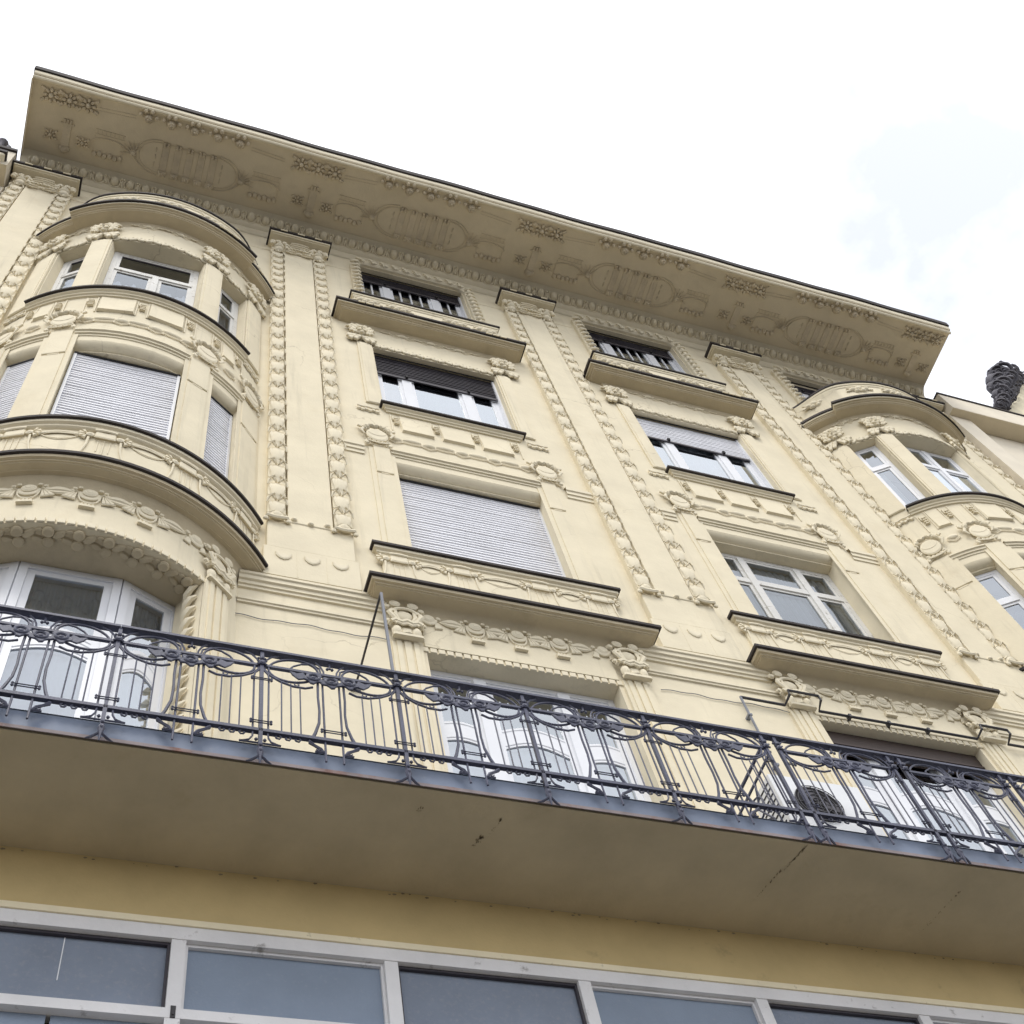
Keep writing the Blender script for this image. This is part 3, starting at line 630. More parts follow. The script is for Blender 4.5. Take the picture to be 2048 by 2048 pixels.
# ------------------------------------------------------------------ one bay with its stacked mouldings
def storey_ornament(fr, k, bi):
    arc = fr.arc
    S = 1.62
    fz = fr if not arc else Arc(fr.xc, 1.78)
    # ledge over the balcony storey
    pr = [(.0, 10.98), (.012, 11.03), (.04, 11.085), (.09, 11.12), (.19, 11.135), (.196, 11.143), (.208, 11.143), (.212, 11.156), (.236, 11.16), (.24, 11.195)]
    cp = [(.235, 11.198), (.265, 11.198), (.265, 11.235), (.0, 11.27)]
    if arc:
        d = -.11; pr = [(o+(d+.03 if o < .08 else d), z) for o, z in pr]; cp = [(o+d if o > 0 else -.02, z) for o, z in cp]
        pr[0] = (-.09, 10.98); pr = [(o, z+.08) for o, z in pr]; cp = [(o, z+.08) for o, z in cp]
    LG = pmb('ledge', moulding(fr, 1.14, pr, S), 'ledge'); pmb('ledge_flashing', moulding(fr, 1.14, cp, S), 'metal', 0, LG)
    # apron under the third floor windows
    if arc: AP = pmb('apron', moulding(fr, 0, [(.018, 11.2), (.018, 12.0)], S), 'plaster')
    else: AP = pmb('apron', MB().bbox(fr.xc-1.18, fr.xc+1.18, 11.2, 12.02, .035, .008), 'plaster')
    ao = .018 if arc else .034
    pots = (-1.43, -.73, 0, .73, 1.43) if arc else (-1.02, -.40, .40, 1.02)
    for s in pots: orn('pot', fr, s, ao, 11.93, AP)
    for a, c in zip(pots, pots[1:]): orn('aswag', fr, (a+c)/2, ao, 11.91, AP, sx=(c-a)-.40, sz=1.15)
    si = [(.0, 11.99), (.03, 12.0), (.05, 12.02), (.05, 12.045), (.075, 12.06), (.075, 12.10)]
    sc = [(.07, 12.102), (.10, 12.102), (.10, 12.138), (-.15 if arc else 0, 12.155)]
    SL = pmb('sill', moulding(fr, 1.18, si, S)); pmb('sill_flashing', moulding(fr, 1.18, sc, S), 'metal', 0, SL)
    # frieze of the balcony storey
    FR = pmb('frieze', MB().bbox(fr.xc-.90, fr.xc+.90, 10.555, 10.975, .018, .004) if not arc else wall(fz, -1.45, 1.45, 10.5, 11.12, [], .06, .08), 'plaster')
    fo = .02 if not arc else .0
    heads = (-.40, 0, .40) if not arc else (-.46, 0, .46)
    ends = (-.83, .83) if not arc else (-.92, .92)
    zf = 10.975 if not arc else 11.03
    for s in heads: orn('clasp', fz, s, fo, zf, FR, 1.05, 1.0)
    for s in ends: orn('claspend', fz, s, fo, zf, FR)
    hs = (ends[0],)+heads+(ends[1],)
    for a, c in zip(hs, hs[1:]): orn('swag', fz, (a+c)/2, fo, zf-.005, FR, sx=(c-a)-.20, sz=.85)
    cs = (-1.06, 1.06) if not arc else (-1.18, 1.18)
    for s in cs: orn('capital2', fz, s, .05 if not arc else .02, 10.565, FR, 1.08, 1.0)
    dn = 25 if not arc else 29; dw = .9 if not arc else 1.03
    for s in lin(-dw, dw, dn): orn('dentil', fz, s, .002 if arc else 0.0, 10.522 if not arc else 10.535, FR, sx=1.0 if not arc else 1.0)
    # fluted jamb pilasters of the balcony storey
    for s in cs:
        b = MB()
        for d, wd_, o in ((0, .135, .028), (-.075, .022, .04), (0, .03, .042), (.075, .022, .04)):
            if arc: b.T = fz.M(s, 0, 0); b.bbox(d-wd_, d+wd_, ZT+.01, 10.56, o, .008); b.T = None
            else: b.bbox(fr.xc+s+d-wd_, fr.xc+s+d+wd_, ZT+.01, 10.56, o, .008)
        pmb('jamb_pilaster', b, 'plaster')
    # third floor: lintel, jamb strips, architrave
    wins = [(0, .872)] if not arc else [(-1.06, .21), (0, .575), (1.06, .21)]
    for s, w in wins:
        b = MB()
        pts = [(0.0, 14.245), (-.012, 14.20), (-.045, 14.165), (-.085, 14.15), (-.085, 14.128), (-.26, 14.12)]
        ss = lin(s-w, s+w, 2 if not arc else 9); b.grid([[fr.P(q, o, z) for q in ss] for o, z in pts])
        pmb('lintel', b, 'plaster')
    jl = [(.995, .095), (-.995, .095)] if not arc else [(-1.43, .14), (-.71, .115), (.71, .115), (1.43, .14)]
    for s, w in jl:
        b = MB(); b.T = fr.M(s, 0, 0); b.bbox(-w, w, 12.14, 13.84, .020, .006); b.bbox(-w, w, 13.865, 14.52, .026, .006); b.bbox(-w-.055, w+.055, 12.14, 14.50, .010, .004); b.bbox(-w*.5, w*.5, 13.828, 13.85, .024, .004); b.T = None
        pmb('jamb_strip', b, 'plaster')
    ar = [(0, 14.36), (.012, 14.365), (.012, 14.40), (.03, 14.405), (.03, 14.44), (.05, 14.45), (.05, 14.475), (0, 14.49)]
    if arc:
        for a, c in ((-1.30, -.84), (-.58, .58), (.84, 1.30)): pmb('architrave', MB().grid([[fr.P(q, o, z) for q in lin(a, c, 9)] for o, z in ar]))
    else: pmb('architrave', MB().grid([[fr.P(q, o, z) for q in (-.89, .89)] for o, z in ar]))
    # apron of the fourth floor: raised panels, notched blocks, chain festoon, cartouches
    br = (-.75, -.25, .25, .75) if not arc else (-1.20, -.88, -.54, 0, .54, .88, 1.20)
    pan = [(-.70, -.30), (-.20, .20), (.30, .70)] if not arc else [(-.46, -.07), (.07, .46), (-1.13, -.95), (.95, 1.13)]
    for a, c in pan:
        b = MB(); b.T = fr.M((a+c)/2, 0, 0); h = (c-a)/2
        b.add([(-h, 0, 15.115), (h, 0, 15.115), (h-.012, -.034, 15.13), (-h+.012, -.034, 15.13), (-h+.012, -.003, 15.60), (h-.012, -.003, 15.60), (-h, .004, 15.60), (h, .004, 15.60)], [(0, 1, 2, 3), (3, 2, 5, 4), (0, 3, 4, 6), (1, 7, 5, 2), (4, 5, 7, 6)]); b.T = None; UP = pmb('apron_panel', b, 'plaster')
    UP = WALL
    for s in br: orn('tick', fr, s, .004, 15.37, UP, .9, 1.3)
    ca = (-1.03, 1.03) if not arc else (-1.40, -.74, .76, 1.42)
    for s in ca: orn('cartouche', fr, s, .03, 14.80, UP, 1.0, 1.05)
    spans = [(-.80, .80)] if not arc else [(-1.2, -.95), (-.52, .54), (.97, 1.2)]
    for a, c in spans:
        n_ = max(1, round((c-a)/.185)); n_ += (n_+1) % 2
        for i, s in enumerate(lin(a, c, n_) if n_ > 1 else [(a+c)/2]): orn('chain_short' if i % 2 == 0 else 'chain_long', fr, s, .004, 14.845+.02*(i % 2), UP)
    SL4 = 1.29
    si = [(.0, 15.60), (.025, 15.605), (.025, 15.635), (.045, 15.645), (.045, 15.675), (.07, 15.69), (.07, 15.718)]
    sc = [(.06, 15.72), (.10, 15.72), (.10, 15.755), (-.15 if arc else 0, 15.775)]
    SL = pmb('sill', moulding(fr, .83, si, SL4)); pmb('sill_flashing', moulding(fr, .83, sc, SL4), 'metal', 0, SL)
    for s in ((-1.08, 1.08) if not arc else (-1.43, 1.43)): orn('sillleaf', fr, s, .005, 15.58, SL)
    # fourth floor jambs, mascarons, leaf fringe, frieze
    for s, w in ([(.99, .10), (-.99, .10)] if not arc else [(-1.43, .14), (-.71, .125), (.71, .125), (1.43, .14)]):
        b = MB(); b.T = fr.M(s, 0, 0); b.bbox(-w, w, 15.79, 17.86, .022, .006); b.bbox(-w+.03, w-.03, 15.80, 17.86, .028, .004); b.T = None; pmb('jamb_strip', b, 'plaster')
    J4 = WALL
    for s in ((-1.03, 1.03) if not arc else (-1.37, -.71, .71, 1.42)): orn('mascaron', fr, s, .03, 18.17, J4, 1.06, 1.15)
    fl = lin(-.82, .82, 17) if not arc else lin(-1.27, -.86, 5)+lin(-.54, .54, 12)+lin(.86, 1.27, 5)
    for i, s in enumerate(fl): orn('fringe', fr, s, .004, 17.875, J4, (1 if i % 2 else -1), 1)
    for s in ((-.40, .02, .43) if not arc else (-.21, .21, -1.04, 1.04)): orn('frosette', fr, s, .004, 18.52, J4, .9 if not arc else .62, 1)
    # crowning ledge and attic parapet
    step = lambda s: 1 if abs(s) < 1.13 else .66
    pr = [(.0, 18.50), (.02, 18.54), (.04, 18.585), (.19, 18.605), (.197, 18.615), (.21, 18.617), (.216, 18.636), (.238, 18.642), (.24, 18.66), (.268, 18.665), (.268, 18.70)]
    cp = [(.262, 18.703), (.30, 18.703), (.30, 18.755), (0, 18.80)]
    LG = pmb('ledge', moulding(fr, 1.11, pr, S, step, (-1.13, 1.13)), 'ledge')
    b = moulding(fr, 1.11, [(.236, 18.643), (.2405, 18.6605), (.2705, 18.6655), (.2705, 18.701)], S, step, (-1.13, 1.13)); pmb('ledge_edge', b, 'relief', parent=LG)
    pmb('ledge_flashing', moulding(fr, 1.11, cp, S, step, (-1.13, 1.13)), 'metal', 0, LG)
    tb = shared('flashing_tab2', 'relief', lambda b: b.box(-.045, .045, -.014, 0, -.014, .014), 0)
    for s in ((-1.05, -.94, -.83, .83, .94, 1.05) if not arc else (.62, .71, .80, 1.3)): put('flashing_tab', tb, LG, fr.M(s, .3005*(step(s) if arc else 1), 18.715))
    ease = lambda s: 1 if abs(s) < .80 else 1-.75*(0.5-.5*cos(min(1, (abs(s)-.80)/.75)*pi))
    ap = [(.165, 18.76), (.165, 19.33), (.18, 19.35), (.18, 19.39), (.195, 19.40), (.195, 19.452)]
    cp = [(.19, 19.455), (.215, 19.455), (.215, 19.495), (-.66 if arc else 0, 19.505)]
    PA = pmb('parapet', moulding(fr, .93, ap, S, ease), 'plaster'); pmb('parapet_flashing', moulding(fr, .93, cp, S, ease), 'metal', 0, PA)
    for s in ((-.90, -.43, .43, .90) if not arc else (-1.25, -.55, .0, .55, 1.25)):
        orn('roses', fr, s, .166*(ease(s) if arc else 1), 19.22, PA, 1.0, 1.0)

for bi, (xc, k) in enumerate(BAYS):
    fr = Flat(xc) if k == 'flat' else Arc(xc)
    storey_ornament(fr, k, bi)
    # attic window with leaf-wrapped frame
    fl = Flat(xc)
    b = MB(); r = .22; path = [(xc-.955, -.02, 19.47), (xc-.955, -.02, 21.62-r)]
    path += [(xc-.955+r-r*cos(a), -.02, 21.62-r+r*sin(a)) for a in lin(0, pi/2, 6)] + [(xc+.955-r+r*sin(a), -.02, 21.62-r+r*cos(a)) for a in lin(0, pi/2, 6)] + [(xc+.955, -.02, 19.47)]
    pts = []
    for p, q in zip(path, path[1:]):
        n_ = max(1, int((Vector(q)-Vector(p)).length/.06)); pts += [tuple(Vector(p).lerp(Vector(q), i/n_)) for i in range(n_)]
    b.tube(pts, .066, 8)
    b.bbox(xc-.87, xc-.83, 19.5, 21.53, .012, .003) if False else None
    AF = pmb('attic_frame', b)
    wrap = shared('leaf_wrap', 'relief', lambda b: (b.tube([(x, -.03-.062*cos(x*12), .03*sin(x*22)) for x in lin(-.075, .075, 7)], [.012, .02, .022, .02, .022, .02, .012], 5), b.dome(0, .06, .05, .07, .075, 8, 2, y=-.02)))
    acc = 0
    for p, q in zip(pts, pts[1:]):
        acc += (Vector(q)-Vector(p)).length
        if acc > .15:
            acc = 0; d = Vector(q)-Vector(p); put('leaf_wrap', wrap, AF, Matrix.Translation(p) @ Matrix.Rotation(math.atan2(d.x, d.z), 4, 'Y'))
    # spandrels rounding the attic opening
    b = MB()
    for s in (-1, 1):
        b.prism([(xc+s*.875, 21.54), (xc+s*.66, 21.54)]+[(xc+s*(.65+.2*sin(a)), 21.32+.2*cos(a)) for a in lin(0, pi/2, 6)]+[(xc+s*.875, 21.32)], .0, 0, .0)
    M = T(xc, .14, 19.50)
    window(M, .868, 2.03, (-.40, .40), None, 'white', 'glass', 'dshutter', .34, [(.85, 0, .03, 2.0, 0, 'darksheer')], .06, .13, bars=1)  # full-height net curtain added behind the glass to keep the panes from black
    if k == 'flat':
        if bi == 1:
            french_doors(T(xc, .17, ZT), .884, 10.488-ZT)
            window(T(xc, .19, 12.13), .871, 1.99, (), None, 'white', 'glass', 'shutter', 1.97)
            window(T(xc, .13, 15.76), .870, 2.058, (-.43, .40), None, 'white', 'glass', 'dshutter', .62, [(.85, 0, .03, 2.0, 0, 'sheer')], .07, .13)  # full-height sheer added to brighten the otherwise black glass
        else:
            french_doors(T(xc, .17, ZT), .884, 10.488-ZT, box='brown')
            window(T(xc, .21, 12.13), .871, 1.99, (-.38, .38), 1.38, 'oldwood', 'oldglass', None, 0, [(.84, 0, .03, 1.9, 0, 'sheer')], .07, .085)
            window(T(xc, .13, 15.76), .870, 2.058, (-.43, .40), None, 'white', 'glass', 'shutter', .66, [(.85, 0, .03, 2.0, 0, 'sheer')], .07, .13)  # sheer added here too, to brighten the dark panes
    else:
        # rounded bay: wall, windows, balcony-storey doors
        hol = []
        for s, w in ((-1.06, .21), (0, .575), (1.06, .21)): hol += [(s-w, s+w, 12.13, 14.245), (s-w, s+w, 15.76, 17.83)]
        pmb('bay_wall', wall(fr, -1.615, 1.615, 11.25, 18.62, hol, .24, .075), 'plaster')
        for s, w in ((-1.06, .21), (0, .575), (1.06, .21)):
            def wm(z, o):
                d = (1.86-o)*cos(w/1.86); t = s/1.86
                return T(fr.xc+d*sin(t), fr.yc-d*cos(t), z, t)
            ww = (1.86-.13)*sin(w/1.86)-.002
            if bi == 0:
                window(wm(12.13, .13), ww, 1.99, (), None, 'white', 'glass', 'shutter', 1.97)
                window(wm(15.76, .13), ww, 2.065, (.03,) if w > .4 else (), 1.42, 'oldwood', 'oldglass', None, 0, [(ww-.05, 0, 1.20 if w > .4 else .9, .03, .12, 'curtain')] if w > .4 else [(ww-.05, 0, .03, 1.9, 0, 'sheer')], .06, .075, toplight=w > .4)
                put('head_blind', MB().box(-ww+.06, ww-.06, -.004, .004, 1.93, 2.03).mesh('head_blind', 'dshutter', 0), BLD, wm(15.76, .14))
            else:
                window(wm(12.13, .13), ww, 1.99, (0,) if w > .4 else (), 1.35, 'white', 'glass', None, 0, [(ww-.05, 0, .03, 1.2, 0, 'sheer')], .055, .07)
                window(wm(15.76, .13), ww, 2.065, (0,) if w > .4 else (), 1.42, 'white', 'glass', None, 0, [((ww-.05)*.55, -(ww-.05)*.45, .03, 1.36, .0, 'curtain')], .055, .08)
        # balcony storey: head soffit, jamb walls and three facets of doors
        fz = Arc(xc, 1.78)
        b = MB(); ss = lin(-1.45, 1.45, 33)
        b.grid([[fz.P(q, .0, 10.502) for q in ss], [(fz.P(q, 0, 0).x*.92+xc*.08, .45, 10.502) for q in ss]])
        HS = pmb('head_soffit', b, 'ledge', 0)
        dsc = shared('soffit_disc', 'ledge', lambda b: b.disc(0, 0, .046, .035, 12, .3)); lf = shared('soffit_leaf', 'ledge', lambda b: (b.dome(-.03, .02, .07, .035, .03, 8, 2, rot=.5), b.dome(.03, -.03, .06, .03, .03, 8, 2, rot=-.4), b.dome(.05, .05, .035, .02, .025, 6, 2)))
        for i, s in enumerate(lin(-.94, .94, 9)):
            for rr, me, nm in ((.07, dsc, 'soffit_disc'), (.16, dsc, 'soffit_disc')):
                p = fz.P(s, -rr, 10.501); put(nm, me, HS, Matrix.Translation(p) @ Matrix.Rotation(s/1.78, 4, 'Z') @ Matrix(((1, 0, 0, 0), (0, 0, -1, 0), (0, 1, 0, 0), (0, 0, 0, 1))))
            if i < 8:
                p = fz.P(s+.117, -.11, 10.501); put('soffit_leaf', lf, HS, Matrix.Translation(p) @ Matrix.Rotation(s/1.78, 4, 'Z') @ Matrix(((1, 0, 0, 0), (0, 0, -1, 0), (0, 1, 0, 0), (0, 0, 0, 1))))
        b = wall(fz, -1.50, 1.50, ZT, 10.5, [(-1.04, 1.04, ZT-1, 11)], .30, .08); JW = pmb('jamb_wall', b, 'plaster')
        tw = shared('jamb_twist', 'relief', lambda b: (b.tube([(-.06, -.02, -.07), (-.02, -.045, -.02), (.03, -.045, .03), (.065, -.015, .075)], [.016, .028, .026, .010], 5), b.tube([(-.05, -.015, -.01), (.0, -.035, .04), (.03, -.015, .075)], [.010, .018, .008], 5)))
        for sd in (-1, 1):
            p = fz.P(sd*1.04, -.11, 0)
            for z in lin(7.95, 10.42, 17): put('jamb_twist', tw, JW, Matrix.Translation((p.x, p.y, z)) @ Matrix.Rotation(sd*(-pi/2+R_(34)) , 4, 'Z'))
        h = 10.495-ZT
        b = MB(); cor = [(-.86, .02), (-.385, -.17), (.385, -.17), (.86, .02)]
        for (xa, ya), (xb, yb) in zip(cor, cor[1:]):
            ang = math.atan2(yb-ya, xb-xa); ln = math.hypot(xb-xa, yb-ya)/2-.004
            M = T(xc+(xa+xb)/2, (ya+yb)/2, ZT, ang)
            b = MB(); rect_frame(b, -ln, ln, 0, h, .065, -.012, .07); win = part('balcony_door', b.mesh('balcony_door', 'white', 0), M)
            s = MB(); rect_frame(s, -ln+.066, ln-.066, .06, h-.06, .06, .004, .06)
            hw = ln-.125; zr = h-.90
            tp = [(x, zr+.02+.10*cos(x/hw*pi/2)) for x in lin(-hw, hw, 13)]; bt = [(x, zr-.24+.09*cos(x/hw*pi/2)) for x in lin(hw, -hw, 13)]
            s.prism(tp+bt, .048, 0, .055); s.tube([(x, .007, z-.05) for x, z in tp], .006, 5); s.tube([(x, .007, z-.10) for x, z in tp], .006, 5); s.tube([(x, .007, z+.03) for x, z in bt], .006, 5)
            put('door_leaf', s.mesh('door_leaf', 'white', 30), win, M)
            for z0, z1 in ((.11, zr-.1), (zr-.1, h-.11)): put('pane', MB().add([(-ln+.1, .018, z0), (ln-.1, .018, z0), (ln-.1, .018, z1), (-ln+.1, .018, z1)], [(0, 1, 2, 3)]).mesh('pane', 'glass', 0, False), win, M)
            put('curtain', curtain_mesh(ln-.1, .1, zr, 0).mesh('curtain', 'curtain', 60), win, M)
            put('curtain', curtain_mesh(ln-.1, zr, h-.1, 0, y=.07, fold=.006, k=40).mesh('curtain', 'palesheer', 60), win, M)

# ---- balcony slab, fascia, stains; shop glazing below
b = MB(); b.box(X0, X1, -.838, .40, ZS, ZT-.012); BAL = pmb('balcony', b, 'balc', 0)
b = MB(); b.box(X0, X1, -.852, -.840, ZS+.022, ZT).box(X0, X1, -.852, .0, ZT-.010, ZT+.003); pmb('balcony_fascia', b, 'fascia', 0, BAL)
b = MB(); b.box(X0, X1, -.858, -.8525, ZS+.004, ZS+.032); pmb('fascia_drip', b, 'rust', 0, BAL)
STAIN = material('water_stain', (.29, .235, .15), .95, .5, .3, 30)
MT['stain'] = STAIN
def blot(b, x, y, w, l, n=26):
    for i in range(n):
        t = random.random(); px = x-.10*l*t*3+random.gauss(0, w*.7); py = y+l*t; rr = random.uniform(.0012, .0065)*(1.3-t)
        P = [(px+rr*random.uniform(.5, 1.2)*cos(a), py+rr*2.2*random.uniform(.5, 1.3)*sin(a), ZS-.0012) for a in lin(0, 2*pi, 8)[:-1]]
        b.add(P, [tuple(range(7))])
b = MB(); blot(b, 1.22, -.82, .006, .24, 60); blot(b, 1.13, -.58, .006, .3, 22); blot(b, -.98, -.54, .012, .10, 36); blot(b, -.90, -.70, .010, .16, 22); blot(b, 2.55, -.62, .010, .45, 30); blot(b, -1.42, -.70, .014, .04, 14)
x = -6.0
while x < 9.8:
    x += random.expovariate(7)+.015; w = random.uniform(.003, .015); z = ZS-random.uniform(.002, .03)
    b.add([(x-w, -.003, z), (x-w*.3, -.003, z-w*.7), (x+w*.9, -.003, z-w*.3), (x+w, -.003, z+w*.3), (x-w*.2, -.003, z+w*.5)], [(0, 1, 2, 3, 4)])
pmb('stain', b, 'stain', 0, BAL, kind='stuff')
pmb('plaster_strip', MB().box(X0, X1, -.012, .3, 7.145, 7.189), 'strip', 0)
SHOP = pmb('shop_window', MB().box(X0, X1, .0, .12, 7.05, 7.1445).box(X0, X1, .004, .12, 6.50, 6.565), 'greywood', 0, label='long shop window with weathered grey frame and dusty blue panes')
mul = [-2.715+1.245*i for i in range(-2, 11)]
for i, x in enumerate(mul):
    put('mullion', MB().box(x-.041, x+.041, .006, .115, 3.0, 7.0495).mesh('mullion', 'greywood', 0), SHOP)
    if i+1 < len(mul):
        a, c = x+.042, mul[i+1]-.042
        put('pane', MB().box(a, c, .06, .07, 6.566, 7.049).mesh('pane', 'frost2' if i % 2 else 'frost', 0), SHOP)
        put('pane_bead', MB().box(a, a+.016, .035, .059, 6.567, 7.048).box(c-.016, c, .035, .059, 6.567, 7.048).box(a+.016, c-.016, .035, .059, 7.03, 7.048).mesh('pane_bead', 'dshutter' if i % 2 else 'greywood', 0), SHOP)
        for q in (0, 1):
            xa, xb = a+(c-a)*q/2+.012*q, a+(c-a)*(q+1)/2-.012*(1-q)
            put('pane', MB().box(xa, xb, .06, .07, 3.0, 6.4995).mesh('pane', 'frost', 0), SHOP)
put('latch_plate', MB().bbox(-.014, .014, -.04, .04, .006, .002).bbox(-.006, .006, -.025, .025, .012, .002).mesh('latch_plate', 'pipedark', 0), SHOP, T(mul[2], .006, 6.54))
pmb('shop_pier', MB().box(X0, X1, .05, .4, 0, 2.99), 'shade_ochre', 0)
put('scratch', MB().box(-.003, .003, -.003, 0, -.15, .15).mesh('scratch', 'white', 0), SHOP, T(-3.33, .0595, 6.88))

# ------------------------------------------------------------------ wrought iron railing
YR = -.905
def rail_panel(RT, xa, xb, first, own_ends=False):
    Lp = xb-xa; c = (xa+xb)/2; k = Lp/.91
    p3 = lambda x, z, y=0: (x, YR+y, z)
    def add(name, key, fn, x=c, z=0, sx=1):
        put(name, shared('rl_'+key+'%.3f' % Lp, 'iron', fn), RT, T(x, YR-(.012 if name == 'rosette' else 0), z, 0, sx*(1.3 if name == 'rosette' else 1), 1, 1.3 if name == 'rosette' else 1))
    def pair(name, key, fn): add(name, key, fn); add(name, key, fn, sx=-1)
    h = Lp/2
    for j, xq in enumerate((.055,)): pair('bar', 'pair', lambda b: b.tube([(.055, 0, 8.47), (.055, 0, 7.66)], .0075, 6))
    pair('bowed_bar', 'bow', lambda b: b.tube([(.085, 0, 8.47), (.088, 0, 8.30), (.082, 0, 8.15), (.088, 0, 8.03), (.115, 0, 7.92), (.135, 0, 7.865)], [.009, .0085, .0085, .0095, .011, .012], 6))
    for i, xq in enumerate((.205, .265, .325)):
        pair('thin_bar', 'thin%d' % i, lambda b, x=xq*k, i=i: b.tube([(x, 0, 8.385+.012*i), (x, 0, 7.865)], .0052, 5))
        pair('curl', 'curl%d' % i, lambda b, x=xq*k: b.tube([(x+.014, 0, 7.85), (x+.002, 0, 7.83), (x+.012, 0, 7.812), (x+.030, 0, 7.815), (x+.034, 0, 7.828)], [.006, .006, .006, .006, .009], 5))
    pair('oval_ring', 'oval', lambda b: b.tube([(.245*k+.165*k*cos(a), 0, 8.545+.125*sin(a)-.02*cos(a)) for a in lin(0, 2*pi, 29)[:-1]], .0085, 6, closed=True))
    pair('leaf_loop', 'almond', lambda b: b.tube([(.06, 0, 8.55), (.07, 0, 8.62), (.12, 0, 8.655), (.19, 0, 8.64), (.245, 0, 8.60), (.262, 0, 8.575), (.24, 0, 8.56), (.16, 0, 8.555), (.06, 0, 8.545)], .0068, 6))
    pair('leaf_stem', 'lstem', lambda b: b.tube([(.04, 0, 8.54), (.045, 0, 8.60), (.065, 0, 8.65), (.095, 0, 8.685)], .007, 5))
    pair('arc_bar', 'arc', lambda b: b.tube([(h-.012, 0, 8.56), (h-.02, 0, 8.51), (h-.06, 0, 8.45), (.33*k, 0, 8.405), (.25*k, 0, 8.375), (.17*k, 0, 8.375), (.12, 0, 8.40)], .008, 6))
    pair('post_loop', 'ploop', lambda b: b.tube([(h-.015, 0, 8.57), (h-.03, 0, 8.62), (h-.065, 0, 8.665), (h-.11, 0, 8.69)], .007, 5))
    for i, (xq, zq) in enumerate(((.225, 8.402), (.30, 8.415))): pair('spacer_ring', 'ring%d' % i, lambda b, x=xq*k, z=zq: b.tube([(x+.015*cos(a), 0, z+.015*sin(a)) for a in lin(0, 2*pi, 11)[:-1]], .005, 5, closed=True))
    def ros(b):
        b.prism([(.05*cos(a)*(1+.22*cos(5*a+1)), .042*sin(a)*(1+.22*cos(5*a+1))) for a in lin(0, 2*pi, 21)[:-1]], .012, .004)
        b.tube([(.028*cos(a), -.014, .022*sin(a)+.004) for a in lin(0, 2*pi, 15)[:-1]], .007, 5, closed=True); b.dome(0, .004, .016, .012, .02, 8, 2)
    def ros2(b):
        ros(b); b.prism([(.03, -.012), (.075, -.03), (.105, .0), (.12, .03), (.085, .02), (.05, .035)], .010, .003)
    add('rosette', 'ros', ros, c, 8.455)
    for s in (-1, 1): add('rosette', 'ros2', ros2, c+s*.118, 8.475, s)
    add('drop', 'drop', lambda b: (b.tube([(0, 0, 8.69), (0, 0, 8.635)], .008, 5), b.ball((-.016, 0, 8.632), .012, 6, 4), b.ball((.016, 0, 8.632), .012, 6, 4)))
    for z in (7.935, 7.955): add('tie_bar', 'tie%.3f' % z, lambda b, z=z: (b.tube([(-.075, -.01, z), (.075, -.01, z)], .0042, 5), b.ball((-.075, -.01, z), .010, 6, 4), b.ball((.075, -.01, z), .010, 6, 4)))
    pair('leaf_bracket', 'lbr', lambda b: (b.tube([(.06, 0, 7.74), (.085, 0, 7.775), (.12, 0, 7.80), (.15, 0, 7.825), (.155, 0, 7.845)], [.006, .012, .010, .014, .006], 5), b.tube([(.062, 0, 7.745), (.12, 0, 7.745)], .007, 5), b.tube([(.085, 0, 7.77), (.10, 0, 7.755), (.112, 0, 7.765)], .005, 4)))
    for nm, z, rz, dy in (('handrail', 8.705, .011, .026), ('mid_rail', 8.548, .011, .011), ('bottom_rail', 7.86, .013, .016)):
        e_ = .052 if own_ends and nm != 'mid_rail' else 0
        put(nm, MB().box(xa-e_+.001, xb+e_-.001, YR-dy, YR+dy, z-rz, z+rz).mesh(nm, 'iron', 0), RT)
def rail_post(RT, x, sides=(-1, 1)):
    def add(name, key, fn, sx=1): put(name, shared('rp_'+key, 'iron', fn), RT, T(x, YR-.004, 0, 0, sx))
    add('post', 'post', lambda b: (b.box(-.012, .012, -.012, .012, 7.69, 8.694), b.tube([(0, 0, 7.70), (0, -.002, 7.66), (0, -.004, 7.61), (0, -.004, 7.55)], [.014, .022, .012, .004], 6)))
    add('knot', 'knot', lambda b: (b.disc(0, 8.56, .022, .030, 8, .3), b.tube([(-.03, -.016, 8.58), (.03, -.016, 8.54)], .008, 5), b.tube([(-.03, -.016, 8.54), (.03, -.016, 8.58)], .008, 5), b.ball((0, -.02, 8.60), .016, 7, 5), b.ball((-.022, 0, 8.625), .01, 6, 4), b.ball((.022, 0, 8.625), .01, 6, 4)))
    add('foot_claw', 'claw', lambda b: (b.tube([(-.075, .03, 7.598), (-.045, .012, 7.594), (-.018, -.004, 7.606), (0, -.008, 7.63), (.018, -.004, 7.606), (.045, .012, 7.594), (.075, .03, 7.598)], [.004, .009, .008, .010, .008, .009, .004], 5), b.ball((0, -.014, 7.66), .014, 6, 4), b.ball((0, -.014, 7.71), .012, 6, 4)))
    for s in sides:
        add('side_bar', 'side', lambda b: b.tube([(.008, 0, 8.54), (.018, 0, 8.49), (.042, 0, 8.455), (.047, 0, 8.42), (.047, 0, 7.865)], .0065, 6), s)
        add('foot_scroll', 'fscroll', lambda b: (b.tube([(.045, 0, 7.85), (.048, 0, 7.80), (.065, 0, 7.765), (.10, 0, 7.748), (.125, 0, 7.742)], .0065, 5), b.tube([(.01, 0, 7.742), (.125, 0, 7.742)], .007, 5), b.ball((.026, -.006, 7.765), .012, 6, 4)), s)
        for z in (8.375, 8.392, 7.925, 7.945): add('tie_bar', 'ptie%.3f' % z, lambda b, z=z: (b.tube([(0, -.012, z), (.062, -.012, z)], .0042, 5), b.ball((.062, -.012, z), .010, 6, 4)), s)
RA = empty('balcony_railing', (-1.9, YR, ZT), 'dark grey wrought iron balcony railing with owl-eye rosettes running up to the divider grille', 'railing')
posts = [-6.08, -5.18, -4.28, -3.37, -2.465, -1.56, -.65, .27, 1.225]
